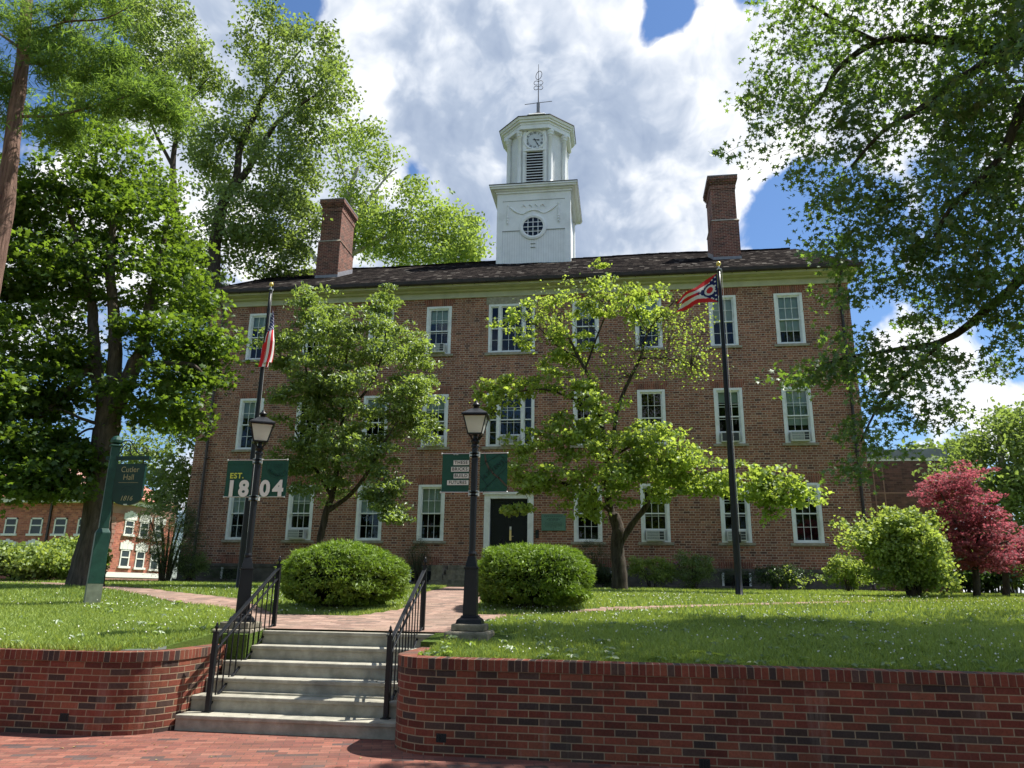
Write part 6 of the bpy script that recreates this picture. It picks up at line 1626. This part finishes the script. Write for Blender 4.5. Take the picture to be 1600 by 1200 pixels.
for px, Y, w, h, lf, lab in ((22, 22.5, 2.6, 1.5, 'leaf_dogwood', 'mid-green shrub at the far left edge of the lawn'), (70, 22.0, 2.2, 1.35, 'leaf_fresh', 'bright green shrub left of the maple trunk'), (112, 23.5, 2.0, 1.75, 'leaf_fresh', 'taller bright shrub directly beside the maple trunk'), (-40, 23, 2.4, 1.6, 'leaf_dogwood', 'green shrub cut by the left edge of the photo'), (48, 25, 2.4, 1.2, 'leaf_dark', 'dark shrub behind the bright left shrubs')):
    shrub('border_shrub', lab, PX(px, Y), Y, w, 1.8, h*.74, lf, .12, 260, 24, 'wide', 'shrubs along the left of the lawn', .24)

# ================================================================== SKY, SUN
SUN = np.array([.42, .21, .883]); SUN /= np.linalg.norm(SUN)
w = bpy.data.worlds.new('World'); scene.world = w; w.use_nodes = True
n = w.node_tree; n.nodes.clear(); g = G(n)
out = n.nodes.new('ShaderNodeOutputWorld')
sky = g.node('ShaderNodeTexSky'); sky.sky_type = 'NISHITA'; sky.sun_disc = False
sky.sun_elevation = math.asin(SUN[2]); sky.sun_rotation = math.atan2(SUN[0], SUN[1]); sky.air_density = 1.15; sky.dust_density = .35; sky.ozone_density = 2.2
bg1 = g.node('ShaderNodeBackground'); bg1.inputs[1].default_value = .074
n.links.new(g.mix(1.0, sky.outputs[0], (.70, .86, 1.06), 'MULTIPLY'), bg1.inputs[0])
tc = g.node('ShaderNodeTexCoord'); D = tc.outputs['Generated']
def dirof(px, py): d = fw*F_PX+rt2*(px-800)+up2*(600-py); return tuple(d/np.linalg.norm(d))
def blob(px, py, r, amt):
    x = g.node('ShaderNodeVectorMath', operation='DISTANCE'); n.links.new(DW, x.inputs[0]); x.inputs[1].default_value = dirof(px, py)
    return g.math('MULTIPLY', g.mr(x.outputs['Value'], 0.0, r/F_PX, 1., 0., True), amt)
def addall(l):
    s = l[0]
    for q in l[1:]: s = g.math('ADD', s, q)
    return s
# directions warped a little so no cloud edge follows a clean circle
wv = g.noise(D, 5.0, 3, .6, 0, out=1)
wa = g.node('ShaderNodeVectorMath', operation='SUBTRACT'); n.links.new(wv, wa.inputs[0]); wa.inputs[1].default_value = (.5, .5, .5)
wb_ = g.node('ShaderNodeVectorMath', operation='SCALE'); n.links.new(wa.outputs[0], wb_.inputs[0]); wb_.inputs['Scale'].default_value = .10
wc = g.node('ShaderNodeVectorMath', operation='ADD'); n.links.new(D, wc.inputs[0]); n.links.new(wb_.outputs[0], wc.inputs[1]); DW = wc.outputs[0]
def field(vec):
    """soft large shapes plus cauliflower billows"""
    base = g.noise(vec, 3.4, 7, .58, .1)
    vo = g.node('ShaderNodeTexVoronoi'); vo.feature = 'F1'; n.links.new(vec, vo.inputs['Vector']); vo.inputs['Scale'].default_value = 8.5
    vo.inputs['Detail'].default_value = 3.0; vo.inputs['Roughness'].default_value = .55; vo.normalize = True
    puff = g.math('SUBTRACT', .42, vo.outputs['Distance'])
    fine = g.noise(vec, 26, 3, .6)
    return g.math('ADD', base, g.math('ADD', g.math('MULTIPLY', puff, .46), g.math('MULTIPLY', g.math('SUBTRACT', fine, .5), .15))), puff
fa, puff = field(DW)
sd = tuple(np.array(SUN)*.035+np.array([0, 0, .012]))
so = g.node('ShaderNodeVectorMath', operation='ADD'); n.links.new(DW, so.inputs[0]); so.inputs[1].default_value = sd
fb, _ = field(so.outputs[0])
bias = addall([blob(780, 200, 640, .34), blob(1000, 330, 420, .20), blob(1500, 150, 420, .12), blob(540, 130, 170, .14), blob(640, 60, 200, .12), blob(600, 280, 120, .10), blob(720, 380, 120, .16),
               blob(455, 5, 140, -.42), blob(1022, 25, 80, -.42), blob(1262, 355, 150, -.42), blob(648, 300, 85, -.36), blob(700, 385, 50, -.2), blob(695, 0, 55, -.22), blob(1150, -10, 80, -.2), blob(560, 5, 36, -.16),
               blob(100, 640, 420, -.26), blob(1500, 640, 330, -.10), blob(270, 740, 120, .26), blob(1440, 570, 110, .20), blob(1575, 620, 80, .18), blob(1370, 690, 90, -.16), blob(1290, 130, 220, .12), blob(390, 120, 170, .24), blob(20, 120, 250, -.1), blob(0, 500, 260, .22), blob(160, 260, 260, .22), blob(920, 390, 260, .16), blob(1180, 150, 150, .15)])
dens = g.math('ADD', fa, bias)
cov = g.mr(dens, .555, .665, 0, 1, True)
lit = g.math('MULTIPLY', g.math('SUBTRACT', fa, fb), 2.7)
shade = addall([lit, g.math('MULTIPLY', puff, .55), .43, g.mr(dens, .60, .86, .30, -.06), blob(840, 300, 300, -.24), blob(1000, 300, 240, -.16), blob(660, 210, 140, -.10), blob(600, 70, 190, .20), blob(1250, 110, 230, .36), blob(1180, 370, 150, .34), blob(980, 390, 120, .26), blob(560, 150, 110, .16), blob(900, 70, 170, .12), blob(1060, 130, 100, .14)])
ccol = g.ramp(shade, [(.0, (.34, .42, .57)), (.30, (.44, .52, .66)), (.55, (.68, .74, .84)), (.80, (.98, 1.0, 1.03)), (1., (1.1, 1.1, 1.1))])
bg2 = g.node('ShaderNodeBackground'); n.links.new(ccol, bg2.inputs[0]); bg2.inputs[1].default_value = .60
mx = g.node('ShaderNodeMixShader'); n.links.new(cov, mx.inputs[0]); n.links.new(bg1.outputs[0], mx.inputs[1]); n.links.new(bg2.outputs[0], mx.inputs[2])
n.links.new(mx.outputs[0], out.inputs[0])

ld = bpy.data.lights.new('sun', 'SUN'); ld.energy = 5.0; ld.angle = R(.53); ld.color = (1, .955, .88)
lo = bpy.data.objects.new('sun', ld); COL.objects.link(lo)
lo.rotation_euler = Vector(SUN).to_track_quat('Z', 'Y').to_euler()

vs = scene.view_settings; scene.display_settings.display_device = 'sRGB'
vs.view_transform = 'Standard'; vs.look = 'None'; vs.gamma = 1; vs.exposure = 0.9; vs.use_curve_mapping = False
cy = scene.cycles
scene.render.engine = 'CYCLES'
cy.max_bounces = 5; cy.diffuse_bounces = 2; cy.glossy_bounces = 2; cy.transmission_bounces = 3; cy.transparent_max_bounces = 6
cy.use_adaptive_sampling = True; cy.adaptive_threshold = .012; cy.adaptive_min_samples = 24
w.cycles.sampling_method = 'MANUAL'; w.cycles.sample_map_resolution = 512
cy.sample_clamp_indirect = 6; cy.use_denoising = True
cy.caustics_reflective = False; cy.caustics_refractive = False
